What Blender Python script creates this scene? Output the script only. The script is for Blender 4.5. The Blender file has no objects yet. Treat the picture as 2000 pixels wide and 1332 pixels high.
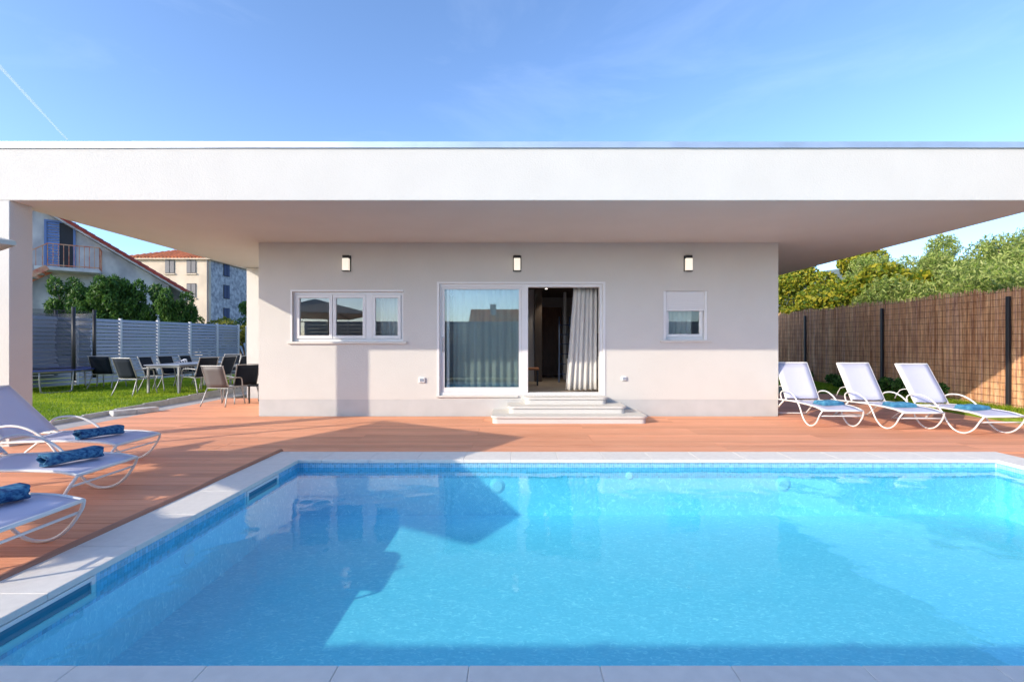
import bpy, bmesh, math, random
import numpy as np
from mathutils import Vector, Matrix

random.seed(7)
R = math.radians
scene = bpy.context.scene
COL = scene.collection

# ------------------------------------------------------------------ camera
CAMZ, F, VX, VY = 1.49, 920.0, 1010.0, 670.0      # metres above the deck, focal length and vanishing point in photo pixels
cam = bpy.data.cameras.new('camera')
cam.sensor_width = 36.0
cam.lens = F / 2000 * 36
cam.shift_x = -(VX - 1000) / 2000
cam.shift_y = (VY - 666) / 2000
cam.clip_start = 0.05
cam.clip_end = 20000
camo = bpy.data.objects.new('camera', cam)
camo.location = (0, 0, CAMZ)
camo.rotation_euler = (R(90), 0, 0)
COL.objects.link(camo)
scene.camera = camo

# ------------------------------------------------------------------ sky, sun, exposure
SUN = Vector((1.5, 1.0, -0.77))                     # the way the light travels
elev = math.atan2(0.77, math.hypot(1.5, 1.0))
world = bpy.data.worlds.new('World')
scene.world = world
world.use_nodes = True
wn, wl = world.node_tree.nodes, world.node_tree.links
wn.clear()
out = wn.new('ShaderNodeOutputWorld')
bg = wn.new('ShaderNodeBackground')
sky = wn.new('ShaderNodeTexSky')
sky.sky_type = 'NISHITA'
sky.sun_disc = False
sky.sun_elevation = elev
sky.sun_rotation = math.atan2(-1.5, -1.0)
sky.altitude = 50
sky.air_density = 0.82
sky.dust_density = 1.1
sky.ozone_density = 4.2
bg.inputs['Strength'].default_value = 0.15
# thin high cloud
tc = wn.new('ShaderNodeTexCoord')
mp = wn.new('ShaderNodeMapping'); mp.inputs['Scale'].default_value = (1.0, 0.6, 3.4); mp.inputs['Rotation'].default_value = (0, 0, R(25))
nz = wn.new('ShaderNodeTexNoise'); nz.inputs['Scale'].default_value = 2.6; nz.inputs['Detail'].default_value = 8; nz.inputs['Roughness'].default_value = 0.6; nz.inputs['Distortion'].default_value = 0.5
rp = wn.new('ShaderNodeValToRGB')
rp.color_ramp.elements[0].position = 0.52; rp.color_ramp.elements[0].color = (0, 0, 0, 1)
rp.color_ramp.elements[1].position = 0.80; rp.color_ramp.elements[1].color = (0.045, 0.045, 0.045, 1)
mx = wn.new('ShaderNodeMixRGB'); mx.inputs['Color2'].default_value = (6.5, 7.0, 7.6, 1)
wl.new(tc.outputs['Generated'], mp.inputs['Vector']); wl.new(mp.outputs['Vector'], nz.inputs['Vector'])
wl.new(nz.outputs['Fac'], rp.inputs['Fac']); wl.new(rp.outputs['Color'], mx.inputs['Fac'])
wl.new(sky.outputs['Color'], mx.inputs['Color1']); wl.new(mx.outputs['Color'], bg.inputs['Color'])
wl.new(bg.outputs['Background'], out.inputs['Surface'])

sl = bpy.data.lights.new('sun', 'SUN')
sl.energy = 2.0
sl.angle = R(0.53)
sl.color = (1.0, 0.87, 0.70)
so = bpy.data.objects.new('sun', sl)
so.rotation_euler = SUN.to_track_quat('-Z', 'Y').to_euler()
so.location = (-20, -12, 14)
COL.objects.link(so)

vs = scene.view_settings
vs.view_transform = 'Standard'; vs.look = 'None'; vs.gamma = 1.0; vs.use_curve_mapping = False
vs.exposure = 1.36
scene.render.engine = 'CYCLES'
cy = scene.cycles
cy.use_denoising = True
cy.max_bounces = 10; cy.diffuse_bounces = 5; cy.glossy_bounces = 5; cy.transparent_max_bounces = 16; cy.transmission_bounces = 8
cy.blur_glossy = 0.6
cy.sample_clamp_indirect = 6.0

# ------------------------------------------------------------------ helpers
def WX(x, Y): return (x - VX) * Y / F
def WZ(y, Y): return CAMZ - (y - VY) * Y / F

class MB:
    """collects boxes, tubes and sheets into ONE mesh"""
    def __init__(s): s.v = []; s.f = []
    def quad(s, a, b, c, d):
        n = len(s.v); s.v += [tuple(a), tuple(b), tuple(c), tuple(d)]; s.f.append((n, n+1, n+2, n+3)); return s
    def tri(s, a, b, c):
        n = len(s.v); s.v += [tuple(a), tuple(b), tuple(c)]; s.f.append((n, n+1, n+2)); return s
    def poly(s, pts):
        n = len(s.v); s.v += [tuple(p) for p in pts]; s.f.append(tuple(range(n, n+len(pts)))); return s
    def box(s, x0, x1, y0, y1, z0, z1):
        n = len(s.v)
        s.v += [(x0,y0,z0),(x1,y0,z0),(x1,y1,z0),(x0,y1,z0),(x0,y0,z1),(x1,y0,z1),(x1,y1,z1),(x0,y1,z1)]
        s.f += [tuple(n+i for i in q) for q in ((0,3,2,1),(4,5,6,7),(0,1,5,4),(1,2,6,5),(2,3,7,6),(3,0,4,7))]
        return s
    def cbox(s, x0, x1, y0, y1, z0, z1, b=0.004, seg=1):
        bm = bmesh.new(); bmesh.ops.create_cube(bm, size=1)
        for v in bm.verts: v.co = ((x0+x1)/2 + v.co.x*(x1-x0), (y0+y1)/2 + v.co.y*(y1-y0), (z0+z1)/2 + v.co.z*(z1-z0))
        bmesh.ops.bevel(bm, geom=list(bm.edges), offset=b, segments=seg, affect='EDGES', profile=0.5)
        s.addbm(bm); bm.free(); return s
    def addbm(s, bm):
        n = len(s.v); bm.verts.index_update()
        s.v += [tuple(v.co) for v in bm.verts]; s.f += [tuple(n+v.index for v in f.verts) for f in bm.faces]
    def prism(s, pts, d):
        """closed polygon pts extruded by vector d"""
        n = len(s.v); k = len(pts); d = Vector(d)
        s.v += [tuple(p) for p in pts] + [tuple(Vector(p)+d) for p in pts]
        s.f.append(tuple(range(n+k-1, n-1, -1))); s.f.append(tuple(range(n+k, n+2*k)))
        for i in range(k):
            j = (i+1) % k; s.f.append((n+i, n+j, n+k+j, n+k+i))
        return s
    def bar(s, p0, p1, w, h, up=(0,0,1)):
        p0, p1 = Vector(p0), Vector(p1); d = (p1-p0).normalized(); up = Vector(up)
        if abs(d.dot(up)) > 0.98: up = Vector((1,0,0))
        a = d.cross(up).normalized()*w/2; b = a.cross(d).normalized()*h/2
        return s.prism([p0-a-b, p0+a-b, p0+a+b, p0-a+b], p1-p0)
    def tube(s, pts, r, seg=8, smooth=4, cap=True, flat=1.0):
        P = [Vector(p) for p in pts]
        if smooth > 1 and len(P) > 2:
            Q = []
            for i in range(len(P)-1):
                a = P[max(i-1,0)]; b = P[i]; c = P[i+1]; d = P[min(i+2,len(P)-1)]
                for k in range(smooth):
                    t = k/smooth
                    Q.append(0.5*((2*b)+(c-a)*t+(2*a-5*b+4*c-d)*t*t+(3*b-a-3*c+d)*t**3))
            Q.append(P[-1]); P = Q
        n0 = len(s.v)
        t = (P[1]-P[0]).normalized()
        nrm = t.orthogonal().normalized() if abs(t.z) > 0.9 else t.cross(Vector((0,0,1))).normalized()
        for i, p in enumerate(P):
            t = (P[min(i+1,len(P)-1)]-P[max(i-1,0)]).normalized()
            nrm = (nrm - t*nrm.dot(t)).normalized(); bn = t.cross(nrm)
            rr = r[i*len(r)//len(P)] if isinstance(r, (list, tuple)) else r
            for k in range(seg):
                a = 2*math.pi*k/seg
                s.v.append(tuple(p + nrm*rr*math.cos(a) + bn*rr*flat*math.sin(a)))
        for i in range(len(P)-1):
            for k in range(seg):
                a = n0+i*seg+k; b = n0+i*seg+(k+1)%seg
                s.f.append((a, b, b+seg, a+seg))
        if cap:
            s.f.append(tuple(n0+k for k in range(seg-1,-1,-1)))
            e = n0+(len(P)-1)*seg; s.f.append(tuple(e+k for k in range(seg)))
        return s
    def sheet(s, fn, nu, nv):
        n = len(s.v)
        for i in range(nu+1):
            for j in range(nv+1): s.v.append(tuple(fn(i/nu, j/nv)))
        for i in range(nu):
            for j in range(nv):
                a = n+i*(nv+1)+j; s.f.append((a, a+nv+1, a+nv+2, a+1))
        return s
    def build(s, name, m, parent=None, smooth=False, origin=None):
        me = bpy.data.meshes.new(name)
        vv = s.v if origin is None else [(a-origin[0], b-origin[1], c-origin[2]) for a, b, c in s.v]
        me.from_pydata(vv, [], s.f); me.update()
        if smooth: me.polygons.foreach_set('use_smooth', [True]*len(me.polygons))
        if m: me.materials.append(m)
        o = bpy.data.objects.new(name, me); COL.objects.link(o)
        if origin is not None: o.location = origin
        if parent: o.parent = parent
        return o

def tag(o, label=None, cat=None, group=None, kind=None):
    if label: o['label'] = label
    if cat: o['category'] = cat
    if group: o['group'] = group
    if kind: o['kind'] = kind
    return o
def empty(name, loc=(0,0,0), rz=0, **k):
    o = bpy.data.objects.new(name, None); o.location = loc; o.rotation_euler = (0,0,rz); o.empty_display_size = 0.1
    COL.objects.link(o); return tag(o, **k)
def copy_tree(o, parent=None):
    kids = list(o.children)
    c = o.copy(); COL.objects.link(c)
    if parent: c.parent = parent
    for k in kids: copy_tree(k, c)
    return c
def fast_mesh(name, V, FQ, m, parent=None):
    """numpy verts (n,3) and faces (k,3|4)"""
    me = bpy.data.meshes.new(name); k = FQ.shape[1]
    me.vertices.add(len(V)); me.vertices.foreach_set('co', V.astype(np.float32).ravel())
    me.loops.add(FQ.size); me.loops.foreach_set('vertex_index', FQ.astype(np.int32).ravel())
    me.polygons.add(len(FQ)); me.polygons.foreach_set('loop_start', np.arange(0, FQ.size, k, dtype=np.int32))
    me.update(calc_edges=True); me.validate()
    me.materials.append(m)
    o = bpy.data.objects.new(name, me); COL.objects.link(o)
    if parent: o.parent = parent
    return o

# ------------------------------------------------------------------ materials
def mat(name, col, rough=0.6, var=0.0, vscale=4.0, bump=0.0, bscale=60.0, metal=0.0, spec=0.5, stretch=(1,1,1), col2=None, objvar=0.0, islandvar=0.0, trans=0.0, detail=6):
    m = bpy.data.materials.new(name); m.use_nodes = True
    nt = m.node_tree; n = nt.nodes; l = nt.links
    p = n['Principled BSDF']
    p.inputs['Roughness'].default_value = rough; p.inputs['Metallic'].default_value = metal
    p.inputs['Specular IOR Level'].default_value = spec
    geo = n.new('ShaderNodeNewGeometry'); mpn = n.new('ShaderNodeMapping'); mpn.inputs['Scale'].default_value = stretch
    l.new(geo.outputs['Position'], mpn.inputs['Vector'])
    cur = None
    rgb = n.new('ShaderNodeRGB'); rgb.outputs[0].default_value = (*col, 1); cur = rgb.outputs[0]
    if var or col2:
        t = n.new('ShaderNodeTexNoise'); t.inputs['Scale'].default_value = vscale; t.inputs['Detail'].default_value = detail
        l.new(mpn.outputs['Vector'], t.inputs['Vector'])
        c2 = col2 or tuple(max(0, c*(1-var)) for c in col)
        r = n.new('ShaderNodeValToRGB'); r.color_ramp.elements[0].position = 0.35; r.color_ramp.elements[1].position = 0.65
        r.color_ramp.elements[0].color = (*c2, 1); r.color_ramp.elements[1].color = (*col, 1)
        l.new(t.outputs['Fac'], r.inputs['Fac']); cur = r.outputs['Color']
    if objvar or islandvar:
        h = n.new('ShaderNodeHueSaturation'); mr = n.new('ShaderNodeMapRange')
        d = objvar or islandvar
        mr.inputs['To Min'].default_value = 1-d; mr.inputs['To Max'].default_value = 1+d
        if objvar:
            oi = n.new('ShaderNodeObjectInfo'); l.new(oi.outputs['Random'], mr.inputs['Value'])
        else: l.new(geo.outputs['Random Per Island'], mr.inputs['Value'])
        l.new(mr.outputs['Result'], h.inputs['Value']); l.new(cur, h.inputs['Color']); cur = h.outputs['Color']
    l.new(cur, p.inputs['Base Color'])
    if bump:
        t2 = n.new('ShaderNodeTexNoise'); t2.inputs['Scale'].default_value = bscale; t2.inputs['Detail'].default_value = 5
        l.new(mpn.outputs['Vector'], t2.inputs['Vector'])
        b = n.new('ShaderNodeBump'); b.inputs['Strength'].default_value = bump; b.inputs['Distance'].default_value = 0.01
        l.new(t2.outputs['Fac'], b.inputs['Height']); l.new(b.outputs['Normal'], p.inputs['Normal'])
    if trans:
        tr = n.new('ShaderNodeBsdfTranslucent'); l.new(cur, tr.inputs['Color'])
        ms = n.new('ShaderNodeMixShader'); ms.inputs['Fac'].default_value = trans
        l.new(p.outputs[0], ms.inputs[1]); l.new(tr.outputs[0], ms.inputs[2])
        l.new(ms.outputs[0], n['Material Output'].inputs['Surface'])
    return m

def leaf_mat(name, cols, trans=0.35, rough=0.5):
    m = bpy.data.materials.new(name); m.use_nodes = True
    n = m.node_tree.nodes; l = m.node_tree.links; p = n['Principled BSDF']
    g = n.new('ShaderNodeNewGeometry'); r = n.new('ShaderNodeValToRGB')
    e = r.color_ramp.elements
    while len(e) < len(cols): e.new(0.5)
    for i, c in enumerate(cols): e[i].position = i/(len(cols)-1); e[i].color = (*c, 1)
    l.new(g.outputs['Random Per Island'], r.inputs['Fac']); l.new(r.outputs['Color'], p.inputs['Base Color'])
    p.inputs['Roughness'].default_value = rough; p.inputs['Specular IOR Level'].default_value = 0.3
    tr = n.new('ShaderNodeBsdfTranslucent'); l.new(r.outputs['Color'], tr.inputs['Color'])
    ms = n.new('ShaderNodeMixShader'); ms.inputs['Fac'].default_value = trans
    l.new(p.outputs[0], ms.inputs[1]); l.new(tr.outputs[0], ms.inputs[2]); l.new(ms.outputs[0], n['Material Output'].inputs['Surface'])
    return m

def two_sided_fresnel(n, l, ior):
    """the same Fresnel reflectance from the front and the back of a thin sheet"""
    g = n.new('ShaderNodeNewGeometry'); mr = n.new('ShaderNodeMapRange'); fr = n.new('ShaderNodeFresnel')
    mr.inputs['To Min'].default_value = ior; mr.inputs['To Max'].default_value = 1/ior
    l.new(g.outputs['Backfacing'], mr.inputs['Value']); l.new(mr.outputs['Result'], fr.inputs['IOR'])
    return fr
def patchy(m, scale, lo, stretch=(1,1,1)):
    """multiply a leaf material by broad uneven patches"""
    n = m.node_tree.nodes; l = m.node_tree.links; p = n['Principled BSDF']
    g = n.new('ShaderNodeNewGeometry'); mp_ = n.new('ShaderNodeMapping'); mp_.inputs['Scale'].default_value = stretch
    nz = n.new('ShaderNodeTexNoise'); nz.inputs['Scale'].default_value = scale; nz.inputs['Detail'].default_value = 5
    l.new(g.outputs['Position'], mp_.inputs['Vector']); l.new(mp_.outputs[0], nz.inputs['Vector'])
    r = n.new('ShaderNodeValToRGB'); e = r.color_ramp.elements
    e[0].position = .38; e[0].color = (*lo,1); e[1].position = .62; e[1].color = (1,1,1,1)
    l.new(nz.outputs['Fac'], r.inputs['Fac'])
    mx_ = n.new('ShaderNodeMixRGB'); mx_.blend_type = 'MULTIPLY'; mx_.inputs['Fac'].default_value = 1
    src = p.inputs['Base Color'].links[0].from_socket
    l.new(src, mx_.inputs['Color1']); l.new(r.outputs['Color'], mx_.inputs['Color2'])
    for lk in list(src.links):
        if lk.to_node != mx_: l.new(mx_.outputs['Color'], lk.to_socket)
    return m
def grass_mat(*a): return patchy(leaf_mat(*a), 1.7, (.50,.66,.6), (.5,1.6,1))  # uneven patches, with the lawn's shade streaks painted into the blade colour
def glass_mat(name, tint, ior=1.5, rough=0.0, boost=1.0):
    """a thin pane: Fresnel mix of clear passage and mirror"""
    m = bpy.data.materials.new(name); m.use_nodes = True
    n = m.node_tree.nodes; l = m.node_tree.links; n.remove(n['Principled BSDF'])
    t = n.new('ShaderNodeBsdfTransparent'); t.inputs['Color'].default_value = (*tint, 1)
    g = n.new('ShaderNodeBsdfGlossy'); g.inputs['Roughness'].default_value = rough
    fr = two_sided_fresnel(n, l, ior)
    mu = n.new('ShaderNodeMath'); mu.operation = 'MULTIPLY'; mu.inputs[1].default_value = boost; mu.use_clamp = True
    ms = n.new('ShaderNodeMixShader')
    l.new(fr.outputs[0], mu.inputs[0]); l.new(mu.outputs[0], ms.inputs['Fac'])
    l.new(t.outputs[0], ms.inputs[1]); l.new(g.outputs[0], ms.inputs[2]); l.new(ms.outputs[0], n['Material Output'].inputs['Surface'])
    return m

def emit_mat(name, col, strength, base=(0.8,0.8,0.78)):
    m = mat(name, base, 0.4)
    p = m.node_tree.nodes['Principled BSDF']
    p.inputs['Emission Color'].default_value = (*col, 1); p.inputs['Emission Strength'].default_value = strength
    return m

M = {}
M['stucco'] = mat('stucco', (0.59, 0.577, 0.547), 0.9, var=0.035, vscale=1.6, bump=0.40, bscale=48, spec=0.15)
M['plinth'] = mat('plinth_render', (0.50, 0.505, 0.50), 0.85, var=0.08, vscale=3, bump=0.25, bscale=120, spec=0.2)
M['white_alu'] = mat('white_aluminium', (0.74, 0.735, 0.72), 0.35, spec=0.5)
M['frame'] = mat('window_frame_white', (0.70, 0.70, 0.70), 0.3, spec=0.5)
M['flash'] = mat('zinc_flashing', (0.62, 0.68, 0.74), 0.3, metal=0.7, var=0.15, vscale=2)
M['sling'] = mat('white_sling_mesh', (0.64, 0.66, 0.82), 0.7, bump=0.15, bscale=400, trans=0.2)
M['stone'] = mat('coping_stone', (0.74, 0.715, 0.66), 0.75, var=0.07, vscale=14, bump=0.15, bscale=150, objvar=0.025)
M['marble'] = mat('step_stone', (0.63, 0.61, 0.565), 0.55, var=0.05, vscale=6, objvar=0.02)
M['kerb'] = mat('kerb_concrete', (0.50, 0.48, 0.46), 0.9, var=0.2, vscale=6, bump=0.3, bscale=80, objvar=0.05)
M['kerb_pale'] = mat('pale_kerb_stone', (0.58, 0.56, 0.53), 0.9, var=0.25, vscale=9, bump=0.3, bscale=60)
M['paving'] = mat('grey_paving', (0.42, 0.40, 0.39), 0.9, var=0.15, vscale=5, bump=0.2, bscale=80)
M['earth'] = mat('earth', (0.26, 0.24, 0.15), 0.95, var=0.4, vscale=1.5, bump=0.4, bscale=30)
M['joint'] = mat('deck_substructure', (0.22, 0.10, 0.06), 0.9)
M['trim_wood'] = mat('deck_edge_wood', (0.42, 0.20, 0.13), 0.6, var=0.15, vscale=9, stretch=(6,0.6,6))
M['black'] = mat('black_metal', (0.02, 0.02, 0.022), 0.45)
M['charcoal'] = mat('charcoal_sling', (0.012, 0.017, 0.026), 0.9, spec=0.2, bump=0.1, bscale=300)
M['greysling'] = mat('grey_sling', (0.11, 0.10, 0.10), 0.6, bump=0.1, bscale=300)
M['grey_alu'] = mat('grey_aluminium', (0.30, 0.30, 0.30), 0.4, metal=0.5)
M['table'] = mat('grey_table_top', (0.26, 0.29, 0.36), 0.3)
M['fence_grey'] = mat('grey_fence_slat', (0.30, 0.325, 0.38), 0.45, objvar=0.05)
M['fence_post'] = mat('pale_fence_post', (0.60, 0.60, 0.62), 0.45)
M['pane'] = glass_mat('window_glass', (0.93, 0.975, 0.97), 1.5, boost=2.8)
M['curtain'] = mat('white_curtain', (0.78, 0.77, 0.74), 0.9, bump=0.1, bscale=200, trans=0.4)
M['floor_wood'] = mat('grey_wood_floor', (0.50, 0.42, 0.35), 0.45, var=0.45, vscale=3, stretch=(1.5,9,1))
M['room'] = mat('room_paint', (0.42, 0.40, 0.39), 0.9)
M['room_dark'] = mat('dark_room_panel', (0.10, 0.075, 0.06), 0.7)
M['brown_door'] = mat('brown_wood_door', (0.22, 0.11, 0.06), 0.5, var=0.3, vscale=5, stretch=(8,8,0.8))
M['parasol'] = mat('parasol_canvas', (0.70, 0.67, 0.60), 0.9, trans=0.35)
M['concrete'] = mat('old_render', (0.62, 0.60, 0.57), 0.95, vscale=1.6, bump=0.5, bscale=18, col2=(0.36,0.35,0.36), detail=10, stretch=(1,1,.6))
M['cream'] = mat('cream_render', (0.66, 0.55, 0.42), 0.95, var=0.25, vscale=0.5, bump=0.3, bscale=6, col2=(0.52,0.43,0.33))
M['rough_stone'] = mat('grey_rubble_wall', (0.50, 0.51, 0.53), 0.95, vscale=2.4, bump=0.9, bscale=3, col2=(0.22,0.23,0.26), detail=12)
M['tile_red'] = mat('terracotta_tile', (0.66, 0.21, 0.075), 0.8, var=0.35, vscale=3, objvar=0.2)
M['tile_dark'] = mat('dark_red_tile', (0.40, 0.06, 0.04), 0.75, var=0.3, vscale=3, objvar=0.15)
M['blue_wood'] = mat('blue_painted_wood', (0.12, 0.20, 0.42), 0.6, objvar=0.1)
M['dark'] = mat('dark_opening', (0.015, 0.015, 0.02), 0.6)
M['shutter_grey'] = mat('weathered_shutter', (0.20, 0.19, 0.19), 0.8)
M['rail'] = mat('rusty_railing', (0.52, 0.13, 0.07), 0.7, vscale=5, col2=(0.58,0.36,0.22))
M['shutter_blue'] = mat('faded_blue_shutter', (0.05,0.07,0.14), 0.8)
M['bark'] = mat('bark', (0.14, 0.10, 0.07), 0.95, var=0.4, vscale=8, bump=0.6, bscale=25)
M['hill'] = mat('scrub_hill', (0.16, 0.20, 0.17), 1.0, var=0.4, vscale=0.02, detail=8)
M['hose'] = mat('black_hose', (0.015,0.015,0.015), 0.5)
M['steel'] = mat('steel', (0.55,0.55,0.56), 0.25, metal=0.9)
M['plastic'] = mat('white_plastic', (0.78,0.78,0.77), 0.4)
M['pale_blue_metal'] = mat('pale_blue_metal', (0.10,0.16,0.30), 0.5)
M['tvblack'] = mat('gloss_black', (0.01,0.01,0.012), 0.15)
M['orange'] = mat('orange_wood', (0.45,0.16,0.05), 0.5)
M['lamp_glow'] = emit_mat('lamp_diffuser', (1.0, 0.88, 0.70), 0.28, (0.75,0.74,0.70))
M['spot_glow'] = emit_mat('spot_glow', (1.0, 0.92, 0.8), 3.0)
M['contrail'] = None

# deck boards: terracotta composite, grain along X, fine grooves
def deck_mat():
    m = mat('terracotta_deck_board', (0.80, 0.385, 0.225), 0.62, vscale=2.2, stretch=(0.7, 22, 4), col2=(0.68, 0.29, 0.16), objvar=0.13, spec=0.3)
    n = m.node_tree.nodes; l = m.node_tree.links; p = n['Principled BSDF']
    g = n.new('ShaderNodeNewGeometry'); sx = n.new('ShaderNodeSeparateXYZ'); l.new(g.outputs['Position'], sx.inputs[0])
    mu = n.new('ShaderNodeMath'); mu.operation = 'MULTIPLY'; mu.inputs[1].default_value = 2*math.pi/0.01875; l.new(sx.outputs['Y'], mu.inputs[0])
    si = n.new('ShaderNodeMath'); si.operation = 'SINE'; l.new(mu.outputs[0], si.inputs[0])
    b = n.new('ShaderNodeBump'); b.inputs['Strength'].default_value = 0.5; b.inputs['Distance'].default_value = 0.0018
    l.new(si.outputs[0], b.inputs['Height']); l.new(b.outputs['Normal'], p.inputs['Normal'])
    return m
M['deck'] = deck_mat()

def water_mat():
    m = bpy.data.materials.new('pool_water'); m.use_nodes = True
    n = m.node_tree.nodes; l = m.node_tree.links; n.remove(n['Principled BSDF'])
    t = n.new('ShaderNodeBsdfTransparent'); t.inputs['Color'].default_value = (0.50, 0.915, 0.975, 1)
    g = n.new('ShaderNodeBsdfGlossy'); g.inputs['Roughness'].default_value = 0.02
    fr = two_sided_fresnel(n, l, 1.45)
    geo = n.new('ShaderNodeNewGeometry')
    a = n.new('ShaderNodeTexNoise'); a.inputs['Scale'].default_value = 9; a.inputs['Detail'].default_value = 3; a.inputs['Distortion'].default_value = 0.5
    l.new(geo.outputs['Position'], a.inputs['Vector'])
    b = n.new('ShaderNodeBump'); b.inputs['Strength'].default_value = 0.10; b.inputs['Distance'].default_value = 0.012
    l.new(a.outputs['Fac'], b.inputs['Height'])
    l.new(b.outputs['Normal'], g.inputs['Normal']); l.new(b.outputs['Normal'], fr.inputs['Normal'])
    ms = n.new('ShaderNodeMixShader'); l.new(fr.outputs[0], ms.inputs['Fac'])
    l.new(t.outputs[0], ms.inputs[1]); l.new(g.outputs[0], ms.inputs[2]); l.new(ms.outputs[0], n['Material Output'].inputs['Surface'])
    return m
M['water'] = water_mat()
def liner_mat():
    """pale blue liner with caustic light flecks painted into its colour"""
    m = mat('liner_painted_caustics', (0.44, 0.75, 0.86), 0.6)
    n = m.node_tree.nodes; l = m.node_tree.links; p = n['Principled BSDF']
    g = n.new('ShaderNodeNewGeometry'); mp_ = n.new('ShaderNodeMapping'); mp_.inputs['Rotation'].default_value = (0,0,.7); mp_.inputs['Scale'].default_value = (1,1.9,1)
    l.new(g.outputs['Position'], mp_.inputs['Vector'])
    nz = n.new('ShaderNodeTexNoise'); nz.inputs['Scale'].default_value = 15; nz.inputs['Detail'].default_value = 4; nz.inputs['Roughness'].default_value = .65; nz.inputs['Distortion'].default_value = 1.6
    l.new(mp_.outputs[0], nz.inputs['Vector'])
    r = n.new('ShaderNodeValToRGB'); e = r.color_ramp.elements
    e[0].position = 0.36; e[0].color = (0.36, 0.68, 0.80, 1); e[1].position = 0.70; e[1].color = (0.78, 0.96, 0.99, 1)  # palest stop stands in for sunlight focused by the ripples
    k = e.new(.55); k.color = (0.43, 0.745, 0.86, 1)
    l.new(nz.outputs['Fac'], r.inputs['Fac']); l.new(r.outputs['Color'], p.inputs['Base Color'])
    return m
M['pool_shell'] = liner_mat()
M['mosaic'] = mat('blue_mosaic', (0.26, 0.55, 0.74), 0.25, islandvar=0.16)
M['fitting'] = mat('pale_blue_plastic', (0.50,0.70,0.80), 0.5)
M['grout'] = mat('pale_grout', (0.62, 0.72, 0.78), 0.8)
def towel_mat():
    m = mat('blue_towel', (0.09, 0.26, 0.42), 0.95, vscale=16, col2=(0.02, 0.06, 0.17), bump=0.5, bscale=120, stretch=(1,2.2,2.2), spec=0.1)
    return m
M['towel'] = towel_mat()
M['towel_pale'] = mat('pale_blue_towel', (0.10, 0.32, 0.48), 0.95, vscale=14, col2=(0.05, 0.19, 0.36), bump=0.5, bscale=120, spec=0.1)
M['grass'] = grass_mat('grass_blades', [(0.15,0.26,0.012),(0.32,0.44,0.02),(0.50,0.54,0.04)], 0.5)
M['lawn'] = mat('lawn_soil', (0.19, 0.29, 0.02), 0.95, var=0.4, vscale=6, bump=0.4, bscale=60)
M['reed'] = None
def reed_mat():
    m = leaf_mat('dry_reed', [(0.40,0.18,0.08),(0.74,0.41,0.20),(0.88,0.60,0.34),(0.62,0.38,0.30)], 0.1, 0.7)
    n = m.node_tree.nodes; l = m.node_tree.links; p = n['Principled BSDF']
    g = n.new('ShaderNodeNewGeometry'); mp_ = n.new('ShaderNodeMapping'); mp_.inputs['Scale'].default_value = (1,5.5,.8)
    nz = n.new('ShaderNodeTexNoise'); nz.inputs['Scale'].default_value = 2.4; nz.inputs['Detail'].default_value = 6; nz.inputs['Roughness'].default_value = .7
    l.new(g.outputs['Position'], mp_.inputs['Vector']); l.new(mp_.outputs[0], nz.inputs['Vector'])
    r = n.new('ShaderNodeValToRGB'); e = r.color_ramp.elements
    e[0].position = .36; e[0].color = (.56,.48,.50,1); e[1].position = .62; e[1].color = (1,1,1,1)
    l.new(nz.outputs['Fac'], r.inputs['Fac'])
    mx_ = n.new('ShaderNodeMixRGB'); mx_.blend_type = 'MULTIPLY'; mx_.inputs['Fac'].default_value = 1
    src = p.inputs['Base Color'].links[0].from_socket
    l.new(src, mx_.inputs['Color1']); l.new(r.outputs['Color'], mx_.inputs['Color2']); l.new(mx_.outputs['Color'], p.inputs['Base Color'])
    return m
M['reed'] = reed_mat()
M['oleander'] = leaf_mat('oleander_leaves', [(0.02,0.06,0.015),(0.06,0.15,0.025),(0.15,0.28,0.05)], 0.3)
M['fig'] = leaf_mat('broad_leaves', [(0.05,0.10,0.010),(0.20,0.26,0.02),(0.46,0.38,0.03),(0.11,0.18,0.01)], 0.35)
M['olive'] = leaf_mat('pale_olive_leaves', [(0.10,0.18,0.03),(0.30,0.39,0.08),(0.46,0.49,0.17),(0.20,0.31,0.04)], 0.35)
M['yellowgreen'] = leaf_mat('yellow_green_leaves', [(0.12,0.15,0.02),(0.25,0.27,0.04),(0.32,0.30,0.06)], 0.35)

# ------------------------------------------------------------------ ground
PX0, PX1, PY0, PY1 = -2.80, 6.10, 2.14, 6.00        # inside of the pool
WATER, FLOOR = -0.092, -0.70
g = MB(); B = 4000; zg = -0.06
for (x0,x1,y0,y1) in ((-B,PX0-.3,-B,B),(PX1+.3,B,-B,B),(PX0-.3,PX1+.3,-B,PY0-.3),(PX0-.3,PX1+.3,PY1+.3,B)):
    g.quad((x0,y0,zg),(x1,y0,zg),(x1,y1,zg),(x0,y1,zg))
tag(g.build('ground', M['earth']), kind='structure')

# lawns: raised beds of earth with blades on them
LZ = 0.15
def lawn_z(y): return .05 + .10*min(max((y-8.2)/4.5, 0), 1)
LX = -8.52
def grass_blades(name, poly_fn, n, h, parent=None):
    rs = np.random.RandomState(3)
    P = poly_fn(rs, n); n = len(P)
    a = rs.uniform(0, 2*np.pi, n); hh = h*rs.uniform(0.5, 1.25, n); w = 0.006*rs.uniform(0.7, 1.6, n)
    lean = rs.normal(0, 0.35, (n, 2))*hh[:, None]
    V = np.zeros((n, 3, 3))
    V[:,0,:] = P; V[:,0,0] += np.cos(a)*w; V[:,0,1] += np.sin(a)*w
    V[:,1,:] = P; V[:,1,0] -= np.cos(a)*w; V[:,1,1] -= np.sin(a)*w
    V[:,2,:] = P; V[:,2,2] += hh; V[:,2,:2] += lean
    o = fast_mesh(name, V.reshape(-1,3), np.arange(3*n).reshape(-1,3), M['grass'], parent)
    return tag(o, kind='stuff')
lw = MB()
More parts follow.
